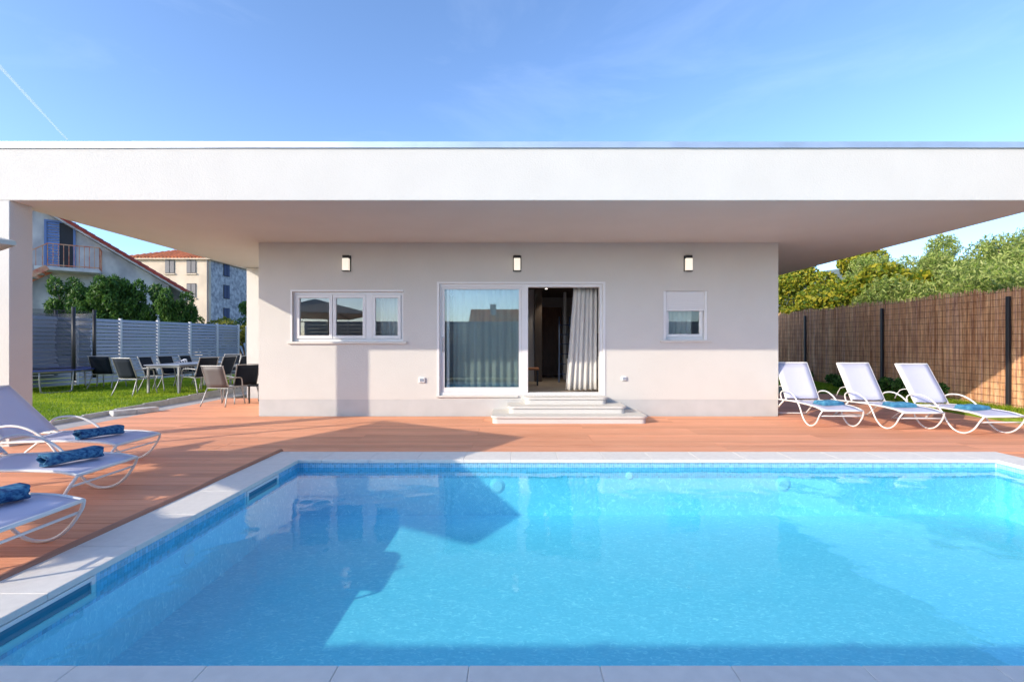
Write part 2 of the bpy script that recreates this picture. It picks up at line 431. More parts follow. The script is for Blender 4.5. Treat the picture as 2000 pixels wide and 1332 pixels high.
lw.sheet(lambda u,v: (LX-10.5*u, 6.9+16*v, lawn_z(6.9+16*v)), 2, 40)
lw.sheet(lambda u,v: (LX, 6.9+16*v, lawn_z(6.9+16*v)*(1-u)-.05*u), 1, 40)
tag(lw.build('lawn', M['lawn']), kind='structure')
def left_lawn(rs, n):
    x = rs.uniform(-16, LX-.01, n); y = 7.0 + (rs.uniform(0,1,n)**0.85)*12
    return np.stack([x, y, .05+.10*np.clip((y-8.2)/4.5,0,1)], 1)
gb = grass_blades('grass', left_lawn, 130000, 0.045)
tag(gb, 'short sunny grass of the lawn beside the deck', 'grass')
strip = MB().prism([(9.3,7.0,-.05),(10.9,7.0,-.05),(10.9,26,-.05),(9.3,26,-.05)], (0,0,.13))
tag(strip.build('planting_strip', M['lawn']), kind='structure')
def right_lawn(rs, n):
    x = 9.3 + 1.15*rs.uniform(0,1,n); y = 7.2 + (rs.uniform(0,1,n)**1.3)*12
    return np.stack([x, y, np.full(n, .08)], 1)
tag(grass_blades('grass', right_lawn, 26000, 0.11), 'taller grass growing along the foot of the reed fence', 'grass')

# paving strip and kerb between deck and lawn
pv = MB().box(-8.95,-7.86,1.0,6.88,-.05,-.004); pv.box(LX+.06,-7.86,6.88,16,-.05,-.004)
tag(pv.build('paving_strip', M['paving']), kind='structure')
kerb = empty('kerb', (LX,0,0)); kerb['kind'] = 'structure'
for i in range(13):
    y = 6.95 + i*0.75
    MB().cbox(.002,.058,y,y+.742,-.05,lawn_z(y)+.012,.005).build('kerb_stone', M['kerb'], kerb)
st = empty('stone_step', (-8.10,9.98,0), -.55, label='low pale stone block lying at the edge of lawn and deck', cat='stone block')
for k in range(2):
    MB().cbox(-.11,.11,-.40+k*.40,-.40+k*.40+.394,-.004,.10,.01).build('stone_block', M['kerb_pale'], st)

# ------------------------------------------------------------------ deck
deck = empty('deck'); deck['kind'] = 'structure'
base = MB()
for (x0,x1,y0,y1) in ((-7.85,-3.2,1.0,6.45),(-7.85,9.28,6.45,9.62),(-7.85,-5.3,9.62,12.9),(5.35,9.28,9.62,14.2),(6.52,9.28,3.0,6.45)):
    base.quad((x0,y0,-.028),(x1,y0,-.028),(x1,y1,-.028),(x0,y1,-.028))
base.build('deck_base', M['joint'], deck)
PITCH = 0.15
def boards(x0, x1, y0, y1, piece, off):
    n = int((y1-y0)/PITCH + .01)
    for r in range(n):
        ya = y0 + r*PITCH; yb = min(ya + PITCH - .006, y1)
        cuts = [x0]; x = x0 + piece*(1.0 if (r//4) % 2 == 0 else off)
        while x < x1 - 0.4: cuts.append(x); x += piece
        cuts.append(x1)
        for a, b in zip(cuts[:-1], cuts[1:]):
            dz = random.uniform(-.0012, .0012)
            MB().box(a+.002, b-.002, ya, yb, -.026+dz, dz).build('deck_board', M['deck'], deck)
boards(-7.85, -3.285, 1.05, 6.45, 2.8, 0.5)
boards(-7.85, 9.28, 6.45, 9.62, 3.6, 0.5)
boards(-7.85, -5.30, 9.60, 12.78, 3.4, 1.0)
boards(5.36, 9.28, 9.60, 13.9, 4.2, 1.0)
boards(6.54, 9.28, 4.4, 6.45, 4.2, 1.0)
tr = MB().tube([(-3.245,1.0,.004),(-3.245,3.5,.004),(-3.245,6.47,.004)], .036, 10, 1)
tr.build('edge_trim', M['trim_wood'], deck, smooth=True)

# ------------------------------------------------------------------ pool
pool = empty('swimming_pool'); pool['kind'] = 'structure'
sh = MB()
zt = -.03
sh.quad((PX0,PY0,FLOOR),(PX1,PY0,FLOOR),(PX1,PY1,FLOOR),(PX0,PY1,FLOOR))
sh.quad((PX0,PY1,FLOOR),(PX1,PY1,FLOOR),(PX1,PY1,zt),(PX0,PY1,zt))
sh.quad((PX0,PY0,FLOOR),(PX0,PY1,FLOOR),(PX0,PY1,zt),(PX0,PY0,zt))
sh.quad((PX1,PY1,FLOOR),(PX1,PY0,FLOOR),(PX1,PY0,zt),(PX1,PY1,zt))
sh.quad((PX1,PY0,FLOOR),(PX0,PY0,FLOOR),(PX0,PY0,zt),(PX1,PY0,zt))
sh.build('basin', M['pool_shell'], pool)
# mosaic band: every tile a small slab on the wall
tp = 0.0275; tb = MB(); tg = MB(); rows = 7
ztop = -.034
SK = [(2.05, 3.11), (4.86, 5.50)]                    # skimmer slots along Y in the left wall
for k in range(int((PX1-PX0)/tp)):
    x = PX0 + k*tp
    for r in range(rows): tb.box(x+.001, x+tp-.002, PY1-.006, PY1-.0005, ztop-(r+1)*tp+.002, ztop-r*tp)
for k in range(int((PY1-PY0)/tp)):
    y = PY0 + k*tp
    for r in range(rows):
        z1 = ztop-r*tp; z0 = z1-tp+.002
        if not any(a-.03 < y < b+.01 for a, b in SK) or r in (6,): tb.box(PX0+.0005, PX0+.006, y+.001, y+tp-.002, z0, z1)
        tb.box(PX1-.006, PX1-.0005, y+.001, y+tp-.002, z0, z1)
tag(tb.build('mosaic_tiles', M['mosaic'], pool), kind='stuff')
zb = ztop-rows*tp
tg.box(PX0+.004,PX1-.004,PY1-.004,PY1-.0005,zb,ztop); tg.box(PX0+.0005,PX0+.004,PY0,PY1-.004,zb,ztop); tg.box(PX1-.004,PX1-.0005,PY0,PY1-.004,zb,ztop)
tg.build('grout_bed', M['grout'], pool)
# coping slabs, 0.6 m long
CW = 0.42
def slab(x, y, rz, ln=0.6, proto={}):
    if ln not in proto:
        proto[ln] = MB().cbox(.0004,ln-.0004,-CW,.025,-.032,.012,.006,2).build('coping_slab', M['stone'], pool)
        o = proto[ln]
    else:
        o = proto[ln].copy(); COL.objects.link(o)
    o.location = (x, y, 0); o.rotation_euler = (0,0,rz)
L = PX1-PX0
x = PX0-CW
def row(y, rz, sgn, xs, xe):
    x = xs
    while (xe-x)*sgn > .01:
        ln = min(.6, round(abs(xe-x),4))
        slab(x, y, rz, ln); x += sgn*ln
row(PY0, 0, 1, PX0-CW, PX1+CW)                       # near row
row(PY1, math.pi, -1, PX1+CW, PX0-CW)                # far row
ly = (PY1-PY0)/6
for k in range(6):
    slab(PX0, PY1-k*ly-.025 if k == 0 else PY1-k*ly, -math.pi/2, round(ly - (.025 if k == 0 else 0) - (.025 if k == 5 else 0), 4))
    slab(PX1, PY0+k*ly+(.025 if k == 0 else 0), math.pi/2, round(ly - (.025 if k == 0 else 0) - (.025 if k == 5 else 0), 4))
# water
nx, ny = 420, 182
gx_, gy_ = np.meshgrid(np.linspace(PX0+.0005, PX1-.0005, nx), np.linspace(PY0+.0005, PY1-.0005, ny), indexing='ij')
rs = np.random.RandomState(4); wz = np.zeros_like(gx_)
for k in range(46):
    lam = 0.14*(1.9/0.14)**rs.uniform(0,1)**1.0; th = rs.normal(0.6, 1.1); kk = 2*np.pi/lam
    slope = .0019*(lam/.4)**-.1
    wz += slope/kk*np.sin(kk*(np.cos(th)*gx_+np.sin(th)*gy_)+rs.uniform(0,6.28))
wv_ = np.stack([gx_, gy_, WATER+wz], -1).reshape(-1,3)
ii, jj = np.meshgrid(np.arange(nx-1), np.arange(ny-1), indexing='ij'); a_ = (ii*ny+jj).ravel()
wq = np.stack([a_, a_+ny, a_+ny+1, a_+1], 1)
water = fast_mesh('pool_water', wv_, wq, M['water']); water.data.polygons.foreach_set('use_smooth', [True]*len(wq))
tag(water, kind='structure')

# skimmers
for i, (a, b) in enumerate(SK):
    s = empty('skimmer', (PX0,(a+b)/2,WATER), label=['long white skimmer slot in the pool wall by the nearest lounger','shorter white skimmer slot near the far left pool corner'][i], cat='pool skimmer', group='skimmers in the left pool wall')
    h = (b-a)/2
    fr = MB().cbox(.0,.018,-h,h,.025,.052,.003).cbox(.0,.018,-h,h,-.085,-.055,.003).cbox(.0,.018,h-.03,h,-.055,.025,.003).cbox(.0,.018,-h,-h+.03,-.055,.025,.003)
    fr.build('frame', M['plastic'], s)
    MB().box(.0012,.008,-h+.03,h-.03,-.055,.025).build('weir_flap', mat('blue_skimmer_mouth',(0.05,0.20,0.30),0.4), s)
# pool lamps and inlet
def disc(name, p, nrm, r, label, cat, group=None):
    o = empty(name, p, label=label, cat=cat, group=group)
    q = Vector(nrm).to_track_quat('Z','Y')
    def ring(r0, r1, z0, z1, m, nm):
        mb = MB(); n = 24
        prof = [(0,z1),(r0,z1),(r1,z0)]
        pts = [[(rr*math.cos(2*math.pi*k/n), rr*math.sin(2*math.pi*k/n), z) for k in range(n)] for rr, z in prof[1:]]
        mb.v = [tuple(q @ Vector(v)) for rg in pts for v in rg]
        mb.f = [tuple(range(n))] + [(k, n+k, n+(k+1)%n, (k+1)%n) for k in range(n)]
        return mb.build(nm, m, o, smooth=False)
    ring(r*.7, r, 0, .012, M['fitting'], 'flange')
    ring(r*.62, r*.66, .012, .018, M['plastic'] if r < .08 else M['grout'], 'lens')
    return o
disc('pool_lamp', (-.25,PY1,-.33), (0,-1,0), .10, 'round underwater lamp in far pool wall below the glass door', 'pool lamp', 'underwater pool lamps')
disc('pool_lamp', (3.39,PY1,-.31), (0,-1,0), .10, 'round underwater lamp in far pool wall below the small window', 'pool lamp', 'underwater pool lamps')
disc('pool_lamp', (PX0,4.0,-.32), (1,0,0), .09, 'round underwater lamp in the left pool wall between the skimmers', 'pool lamp', 'underwater pool lamps')
disc('inlet_nozzle', (1.43,PY1,-.195), (0,-1,0), .06, 'small white water inlet on the far pool wall near the waterline', 'pool inlet')

# ------------------------------------------------------------------ villa
HX0, HX1, HY = -5.29, 5.345, 9.64
SOF, RTOP = 3.54, 4.315
villa = empty('villa', (0,HY,0), label='single storey white modern villa with deep flat roof and portal leg', cat='house')
VO = Vector((0,HY,0))
def vpart(mb, name, m, parent=None, smooth=False):
    p = parent or villa
    return mb_build_rel(mb, name, m, p, smooth)
def mb_build_rel(mb, name, m, p, smooth=False):
    wl_ = Vector((0,0,0)); q = p
    while q: wl_ += q.location; q = q.parent
    mb.v = [(a-wl_.x, b-wl_.y, c-wl_.z) for a,b,c in mb.v]
    return mb.build(name, m, p, smooth)
# openings: x0,x1,z0,z1
OW = (-4.60,-2.33,1.52,2.54); OD = (-1.59,1.755,.42,2.70); OR = (2.995,3.895,1.55,2.55)
def wall_with_holes(x0,x1,z0,z1,y0,y1,holes):
    mb = MB(); xs = x0
    for (a,b,c,d) in sorted(holes):
        mb.box(xs,a,y0,y1,z0,z1); mb.box(a,b,y0,y1,d,z1)
        if c > z0+.001: mb.box(a,b,y0,y1,z0,c)
        xs = b
    mb.box(xs,x1,y0,y1,z0,z1); return mb
PL = .337
vpart(wall_with_holes(HX0,HX1,PL,SOF-.002,HY,HY+.30,[OW,OD,OR]), 'wall', M['stucco'])
sw = MB().box(HX0,HX0+.3,HY+.30,16,PL,SOF-.002).box(HX1-.3,HX1,HY+.30,16,PL,SOF-.002).box(HX0+.3,HX1-.3,15.7,16,PL,SOF-.002)
vpart(sw, 'wall', M['stucco'])
pl = MB().box(HX0+.004,HX1-.004,HY+.004,HY+.3,-.05,PL).box(HX0+.004,HX0+.3,HY+.3,16,-.05,PL).box(HX1-.3,HX1-.004,HY+.3,16,-.05,PL)
vpart(pl, 'plinth', M['plinth'])
vpart(MB().box(-7.36,HX0-.001,12.82,16,PL,SOF-.002), 'wing_wall', M['stucco'])
vpart(MB().box(-7.356,HX0-.001,12.824,16,-.05,PL), 'plinth', M['plinth'])
# roof slab with a light bend in its face, flashing, portal leg
RX0, RX1, RY0, RY1 = -7.51, 7.96, 6.78, 16.6
vpart(MB().cbox(RX0,RX1,RY0,RY1,SOF,RTOP,.008), 'roof_slab', M['stucco'])
fx = RX0-.02
while fx < RX1+.02:                                   # lengths of folded zinc, lapped with a hair of play
    fe = min(fx+2.0, RX1+.02); dz = random.uniform(-.002,.002)
    vpart(MB().box(fx,fe-.0006,RY0-.022,RY1,RTOP+.001,RTOP+.062+dz), 'flashing', M['flash'])
    vpart(MB().box(fx,fe-.0006,RY0-.024+dz*.5,RY0-.0015,RTOP-.024+dz,RTOP), 'drip_edge', M['flash'])
    fx = fe
vpart(MB().cbox(-7.505,-7.31,RY0+.002,RY0+.33,-.05,SOF-.001,.006), 'portal_leg', M['stucco'])

def window(name, x0,x1,z0,z1, yin, panes, label=None):
    """frame set in the reveal; panes = list of (x0,x1) sashes"""
    fr = MB(); t = .055
    y0, y1 = yin, yin+.07
    fr.box(x0+.002,x1-.002,y0,y1,z1-t,z1-.002).box(x0+.002,x1-.002,y0,y1,z0+.002,z0+t).box(x0+.002,x0+t,y0,y1,z0+t,z1-t).box(x1-t,x1-.002,y0,y1,z0+t,z1-t)
    w = vpart(fr, name, M['frame'])
    for (a,b) in panes:
        s = MB(); ts = .065; c, d = z0+t+.004, z1-t-.004
        s.cbox(a,b,y0-.018,y0+.05,d-ts,d,.004).cbox(a,b,y0-.018,y0+.05,c,c+ts,.004).cbox(a,a+ts,y0-.018,y0+.05,c+ts,d-ts,.004).cbox(b-ts,b,y0-.018,y0+.05,c+ts,d-ts,.004)
        vpart(s, 'sash', M['frame'], w)
        vpart(MB().box(a+ts-.004,b-ts+.004,y0+.014,y0+.02,c+ts-.004,d-ts+.004), 'pane', M['pane'], w)
    return w
yw = HY+.06
w1 = window('window', OW[0],OW[1],OW[2],OW[3], yw, [(-4.54,-3.80),(-3.79,-3.11),(-2.98,-2.39)])
vpart(MB().box(-3.105,-2.985,yw-.012,yw+.075,OW[2]+.055,OW[3]-.055), 'mullion', M['frame'], w1)
vpart(MB().cbox(OW[0]-.09,OW[1]+.07,HY-.045,yw-.02,OW[2]-.05,OW[2]-.001,.006), 'sill', M['marble'], w1)
vpart(MB().box(OW[0]-.035,OW[0]-.001,HY-.012,HY+.05,OW[2],OW[3]+.035).box(OW[0]-.001,OW[1]+.0,HY-.012,HY+.05,OW[3]+.001,OW[3]+.035), 'surround', M['frame'], w1)
# sliding door
d1 = None
fr = MB(); t = .04
x0,x1,z0,z1 = OD; y0 = HY+.03
fr.box(x0+.002,x1-.002,y0,y0+.16,z1-.06,z1-.002).box(x0+.002,x1-.002,y0,y0+.16,z0+.002,z0+.055).box(x0+.002,x0+t,y0,y0+.16,z0+.055,z1-.06).box(x1-t-.02,x1-.002,y0,y0+.16,z0+.055,z1-.06)
d1 = vpart(fr, 'sliding_door', M['frame'])
def sash(a,b,y,nm):
    s = MB(); c,d = z0+.057, z1-.062; ts=.055
    s.cbox(a,b,y,y+.05,d-.04,d,.003).cbox(a,b,y,y+.05,c,c+.10,.003).cbox(a,a+ts,y,y+.05,c+.10,d-.04,.003).cbox(b-ts,b,y,y+.05,c+.10,d-.04,.003)
    q = vpart(s, nm, M['frame'], d1)
    vpart(MB().box(a+ts-.004,b-ts+.004,y+.022,y+.030,c+.10-.004,d-.04+.004), 'pane', M['pane'], d1)
sash(-1.548,.09,y0+.015,'sash'); sash(-1.46,.17,y0+.085,'sash')
vpart(MB().cbox(.092,.225,y0-.012,y0+.014,z0+.057,z1-.062,.004), 'mullion', M['frame'], d1)
vpart(MB().cbox(-1.53,-1.51,y0-.03,y0-.01,1.30,1.62,.004).box(-1.527,-1.513,y0-.012,y0+.014,1.33,1.36).box(-1.527,-1.513,y0-.012,y0+.016,1.56,1.59), 'handle', M['steel'], d1)
vpart(MB().cbox(x0-.06,.02,HY-.04,HY+.028,z0-.038,z0-.001,.006), 'sill', M['marble'], d1)
vpart(MB().box(x0-.05,x0-.001,HY-.012,HY+.05,z0,z1+.04).box(x1+.001,x1+.05,HY-.012,HY+.05,z0,z1+.04).box(x0-.001,x1+.001,HY-.012,HY+.05,z1+.001,z1+.04), 'surround', M['frame'], d1)
# small window with roller shutter
w2 = window('window', OR[0],OR[1],OR[2],OR[3]-.001, yw+.03, [(3.06,3.83)])
for a_, b_ in ((OR[0]+.002,OR[0]+.055),(OR[1]-.055,OR[1]-.002)):
    vpart(MB().box(a_,b_,HY+.01,yw+.01,OR[2]+.002,OR[3]-.002), 'shutter_rail', M['frame'], w2)
zz = OR[3]-.003
while zz > 2.17:
    vpart(MB().cbox(OR[0]+.057,OR[1]-.057,HY+.028,HY+.040,zz-.040,zz-.003,.003), 'shutter_slat', M['frame'], w2); zz -= .040
vpart(MB().cbox(OR[0]-.07,OR[1]+.08,HY-.035,HY+.09,OR[2]-.045,OR[2]-.001,.006), 'sill', M['marble'], w2)

# rooms behind the openings
FZ = .46
vpart(MB().box(HX0+.3,HX1-.3,HY+.302,15.7,FZ-.1,FZ), 'room_floor', M['floor_wood'])
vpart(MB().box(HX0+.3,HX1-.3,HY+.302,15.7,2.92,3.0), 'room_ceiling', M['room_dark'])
ri = MB().box(-2.1,-1.98,HY+.302,15.6,FZ+.001,2.919).box(2.48,2.6,HY+.302,15.6,FZ+.001,2.919)
ri.box(-1.98,-.30,14.8,14.9,FZ+.001,2.919).box(1.40,2.48,14.8,14.9,FZ+.001,2.919).box(-.3,1.40,14.8,14.9,2.62,2.919)
ri.box(.20,.46,12.6,12.8,FZ+.001,2.919)
vpart(ri, 'partition', M['room'])
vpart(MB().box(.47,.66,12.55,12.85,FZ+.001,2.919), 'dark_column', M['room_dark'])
vpart(MB().cbox(-.29,1.39,14.82,14.87,FZ+.002,2.618,.004), 'inner_door', M['brown_door'])
vpart(MB().cbox(1.30,1.38,13.2,13.28,FZ+.002,2.918,.004), 'door_post', M['frame'])

# curtains
def curtain(name, x0, x1, y, zt, zb, label, flare=0.0, amp=.035, folds=9):
    def fn(u, v):
        x = x0 + (x1-x0)*u - flare*v*(1-u)
        return (x, y + amp*math.sin(u*folds*2*math.pi)*(0.5+.5*v) + .012*math.sin(u*23+v*3), zt + (zb-zt)*v + .01*math.sin(u*folds*6))
    o = MB().sheet(fn, folds*10, 10).build(name, M['curtain'], None, smooth=True)
    m = o.modifiers.new('thickness', 'SOLIDIFY'); m.thickness = .003
    return tag(o, label, 'curtain')
curtain('curtain', 1.20, 1.70, HY+.36, 2.66, .50, 'white curtain gathered at right side of the open door', flare=.17, folds=6)
curtain('curtain', -1.35, .05, HY+.33, 2.66, .50, 'sheer curtain drawn behind the closed glass door', folds=9, amp=.03)
curtain('curtain', -2.9, -2.36, HY+.36, 2.5, 1.3, 'white curtain behind right hand sash of the wide window', folds=5, amp=.025)
curtain('curtain', 3.03, 3.70, HY+.36, 2.5, 1.3, 'sheer curtain behind the small window under its roller shutter', folds=6, amp=.02)

# furniture glimpsed through the open door
sb = empty('sideboard', (1.62,12.1,FZ), label='white low sideboard inside behind the door curtain', cat='sideboard')
MB().cbox(-.35,.8,-.2,.2,.12,.62,.008).build('cabinet', M['frame'], sb)
for a in (-.3,.72):
    for b in (-.15,.12): MB().cbox(a,a+.04,b,b+.04,0,.12,.002).build('leg', M['black'], sb)
tv = empty('television', (1.75,12.15,FZ+.62), label='black television on the white sideboard inside', cat='television')
MB().cbox(-.42,.5,-.02,.02,.06,.66,.005).build('screen', M['tvblack'], tv); MB().cbox(-.15,.2,-.08,.08,0,.06,.003).build('stand', M['black'], tv)
pt = empty('potted_plant', (1.42,11.92,FZ+.62), label='small bright green potted plant on the white sideboard', cat='plant')
mb = MB()
for k in range(26):
    a = random.uniform(0,6.28); h = random.uniform(.08,.32); r = random.uniform(.02,.11)
    p = Vector((r*math.cos(a), r*math.sin(a), .1+h)); q = Vector((math.cos(a+1),math.sin(a+1),.3))*.05; w = Vector((-math.sin(a),math.cos(a),.5))*.03
    mb.quad(p-q, p+w, p+q, p-w)
mb.build('leaves', leaf_mat('bright_leaves', [(0.12,0.4,0.02),(0.25,0.6,0.05)]), pt)
MB().tube([(0,0,0),(0,0,.06),(0,0,.12)], .06, 12, 1).build('pot', M['orange'], pt)
ld = empty('ladder_shelf', (1.30,12.7,FZ), label='pale blue decorative ladder leaning inside by the sideboard', cat='ladder')
for s_ in (-.2,.2): MB().bar((s_,-.35,0),(s_*.7,.25,1.75),.035,.025).build('rail', M['pale_blue_metal'], ld)
for k in range(6):
    t_ = .12+k*.15; MB().bar((-.2*(1-.3*t_),-.35+.6*t_,1.75*t_),(.2*(1-.3*t_),-.35+.6*t_,1.75*t_),.03,.02).build('rung', M['pale_blue_metal'], ld)
stl = empty('stool', (.36,11.5,FZ), label='small stool with orange seat inside the open door', cat='stool')
MB().cbox(-.22,.17,-.17,.17,.38,.43,.01).build('seat', M['orange'], stl)
for a in (-.2,.12):
    for b in (-.14,.11): MB().cbox(a,a+.03,b,b+.03,0,.38,.003).build('leg', M['black'], stl)
for (x,y,l_) in ((.72,11.3,'lit ceiling spot nearer to the open door'),(.76,12.3,'lit ceiling spot deeper in the room')):
    o = empty('ceiling_spot', (x,y,2.918), label=l_, cat='ceiling spot', group='ceiling spots in the room')
    MB().tube([(0,0,0),(0,0,-.006),(0,0,-.012)], .045, 16, 1).build('ring', M['steel'], o)
    MB().tube([(0,0,-.0125),(0,0,-.014),(0,0,-.016)], .03, 16, 1).build('bulb', M['spot_glow'], o)
    pl_ = bpy.data.lights.new('bulb_light','SPOT'); pl_.energy = 16; pl_.shadow_soft_size = .03; pl_.color = (1,.85,.65); pl_.spot_size = R(80); pl_.spot_blend = .6
    po_ = bpy.data.objects.new('bulb_light', pl_); po_.location = (0,0,-.02); po_.parent = o; COL.objects.link(po_)

# wall lamps
lampn = ['black box wall lamp above the wide window','black box wall lamp above the glass sliding door','black box wall lamp above the small shuttered window']
lx = [WX(676,HY-.05), WX(1010,HY-.05), WX(1345,HY-.05)]
L0 = empty('wall_lamp', (lx[0],HY,2.95), label=lampn[0], cat='wall lamp', group='wall lamps on the front wall')
MB().cbox(-.085,.085,-.012,-.001,0,.325,.003).build('back_plate', M['black'], L0)
MB().cbox(-.068,.068,-.085,-.0125,.262,.322,.003).build('cap', M['black'], L0)
MB().cbox(-.066,.066,-.105,-.0135,.012,.261,.010,2).build('diffuser', M['lamp_glow'], L0)
MB().cbox(-.072,.072,-.108,-.0125,-.002,.0115,.002).build('base_plate', M['black'], L0)
for i in (1,2):
    c = copy_tree(L0); c.location.x = lx[i]; c['label'] = lampn[i]
# sockets on wall
for (px_,py_,l_,sz) in ((824,742,'round white outdoor socket on wall left of the glass door',.055),(1218,739,'square grey outdoor socket on wall right of the steps',.045)):
    o = empty('wall_socket', (WX(px_,HY),HY,WZ(py_,HY)), label=l_, cat='socket')
    MB().cbox(-sz*1.2,sz*1.2,-.035,-.001,-sz,sz,.012,3).build('housing', M['plastic'], o); MB().cbox(-sz*.7,sz*.7,-.045,-.0355,-sz*.6,sz*.6,.004).build('lid', M['flash'], o)

# steps to the door
stp = empty('entrance_steps', (.97,HY,0), label='three pale stone steps with rounded corners at the open door', cat='steps')
def step(w, d, z0, z1, cx, nm):
    def outline(w, d, r, n=6):
        pts = [(cx+w/2, 0), ]
        c = (cx+w/2-r, -d+r); pts += [(c[0]+r*math.cos(-a*math.pi/2/n), c[1]+r*math.sin(-a*math.pi/2/n)) for a in range(n+1)]
        c = (cx-w/2+r, -d+r); pts += [(c[0]-r*math.sin(a*math.pi/2/n), c[1]-r*math.cos(a*math.pi/2/n)) for a in range(n+1)]
        pts += [(cx-w/2, 0)]; return pts
    o = MB().prism([(x,y,z0) for x,y in outline(w-.06,d-.03,.10)][::-1], (0,0,z1-z0-.036)).build('step', M['stucco'], stp)
    tr_ = outline(w,d,.13)
    MB().prism([(x,y,z1-.035) for x,y in tr_][::-1], (0,0,.03)).prism([(cx+(x-cx)*.994,y*.988,z1-.005) for x,y in tr_][::-1],(0,0,.005)).build('tread', M['marble'], o)
step(2.92,.96,0,.14,.0,'step'); step(2.30,.63,.1405,.275,-.01,'step'); step(1.68,.31,.2755,.41,0.0,'step')

# ------------------------------------------------------------------ loungers
def make_lounger():
    o = empty('sun_lounger')
    W_ = .335; rz = .34
    def rail(s): return [(-.80,s,.33),(-.4,s,.345),(-.1,s,.36),(.4,s,.372),(.85,s,.362),(1.03,s,.335),(1.07,s,.325)]
    for s in (-W_, W_): MB().tube(rail(s), .0145, 8, 3).build('side_rail', M['white_alu'], o, smooth=True)
    def seat(u, v):
        xs = -.17 + 1.22*u; y = -W_+.012 + (2*W_-.024)*v
        P = rail(0); 
        for a, b in zip(P[:-1], P[1:]):
            if a[0] <= xs <= b[0]: z = a[2]+(b[2]-a[2])*(xs-a[0])/(b[0]-a[0]); break
        else: z = .33
        return (xs, y, z + .006 - .018*math.sin(math.pi*v)**1)
    so_ = MB().sheet(seat, 14, 6).build('seat_sling', M['sling'], o, smooth=True); so_.modifiers.new('thickness','SOLIDIFY').thickness = .004
    for s in (-1, 1):
        y = s*(W_+.025)
        arm = [(-.33,s*W_,.345),(-.33,y,.47),(-.23,y,.535),(-.02,y,.548),(.19,y,.475),(.36,y,.33),(.50,y,.12),(.64,y,.022),(.80,y,.020),(.93,y,.10),(1.03,y,.24),(1.075,s*W_,.325)]
        MB().tube(arm, .0135, 8, 4).build('arm_and_leg', M['white_alu'], o, smooth=True)
        MB().tube([(-.28,s*(W_-.02),.345),(-.5,s*(W_-.01),.18),(-.70,s*(W_-.01),.018)], .016, 8, 3).build('rear_leg', M['white_alu'], o, smooth=True)
    MB().tube([(1.07,-W_,.325),(1.075,0,.325),(1.07,W_,.325)], .016, 8, 2).build('foot_bar', M['white_alu'], o, smooth=True)
    MB().tube([(1.01,-W_-.02,.225),(1.01,0,.225),(1.01,W_+.02,.225)], .011, 8, 2).build('cross_bar', M['white_alu'], o, smooth=True)
    MB().tube([(-.68,-W_,.03),(-.68,0,.03),(-.68,W_,.03)], .013, 8, 2).build('cross_bar', M['white_alu'], o, smooth=True)
    MB().tube([(-.20,-W_,.345),(-.2,0,.345),(-.2,W_,.345)], .013, 8, 2).build('cross_bar', M['white_alu'], o, smooth=True)
    wb = W_-.022
    bf = MB().tube([(0,-wb,0),(-.4,-wb,.0),(-.80,-wb,0),(-.835,-wb+.03,0),(-.835,0,0),(-.835,wb-.03,0),(-.80,wb,0),(-.4,wb,0),(0,wb,0)], .016, 8, 3).build('back_frame', M['white_alu'], o, smooth=True)
    bf.location = (-.2,0,.372)
    def back(u, v):
        return (-.02-.80*u, -wb+.008+(2*wb-.016)*v, .014-.02*math.sin(math.pi*v))
    b_ = MB().sheet(back, 6, 6).build('back_sling', M['sling'], bf, smooth=True); b_.modifiers.new('thickness','SOLIDIFY').thickness = .004
    for s in (-wb, wb): MB().tube([(-.30,s,-.005),(-.36,s,-.17),(-.28,s,-.36)], .009, 6, 2).build('back_strut', M['white_alu'], bf, smooth=True)
    return o
lounger = make_lounger()
def place_lounger(o, fx, fy, rz, back, label, group):
    """(fx, fy) middle of the foot end"""
    d = Vector((math.cos(rz), math.sin(rz)))
    o.location = (fx-1.07*d.x, fy-1.07*d.y, 0); o.rotation_euler = (0,0,rz)
    for c in o.children:
        if c.name.startswith('back_frame'): c.rotation_euler = (0, R(back), 0)
    tag(o, label, 'sun lounger', group)
LG = [(5.60,8.10,-math.pi/2-.06,58,'white sun lounger next to the house corner, foot towards the pool','loungers by the reed fence'),
      (6.78,7.86,-math.pi/2-.02,58,'white sun lounger standing between two others beside the reed fence','loungers by the reed fence'),
      (7.72,7.46,-math.pi/2+.03,58,'white sun lounger by the reed fence nearest the grass','loungers by the reed fence'),
      (-4.58,5.71,.02,43,'white sun lounger with raised back beside the white portal leg','loungers on the left deck'),
      (-3.88,4.48,.03,43,'white sun lounger in the middle of three on the left deck','loungers on the left deck'),
      (-3.22,3.16,.0,43,'white sun lounger cut by the frame, its foot nearest the pool coping','loungers on the left deck')]
for i, a in enumerate(LG):
    o = lounger if i == 0 else copy_tree(lounger)
    place_lounger(o, *a)

# towels
def rolled_towel():
    """a towel folded over several times: spiral cross section swept along its length"""
    n = 34; th = .018; pts = []
    A, Bz = .115, .058
    prof = []
    for i in range(n+1):                              # outer rounded loop spiralling in
        t = i/n*2*math.pi*1.75; k = 1-.40*i/n
        prof.append((A*k*abs(math.cos(t))**.7*math.copysign(1,math.cos(t)), Bz*k*math.sin(t)))
    mb = MB(); L_ = .42
    def fn(u, v):
        i = min(int(u*n), n-1); f = u*n-i
        a = prof[i]; b = prof[i+1]
        w = 1+.04*math.sin(v*9)
        return ((v-.5)*L_ + .01*math.sin(u*40), (a[0]+(b[0]-a[0])*f)*w, .066 + (a[1]+(b[1]-a[1])*f)*(1+.08*math.sin(v*7+1)))
    mb.sheet(fn, n*2, 12)
    o = mb.build('towel', M['towel'], None, smooth=True)
    md = o.modifiers.new('thickness','SOLIDIFY'); md.thickness = .012
    return o
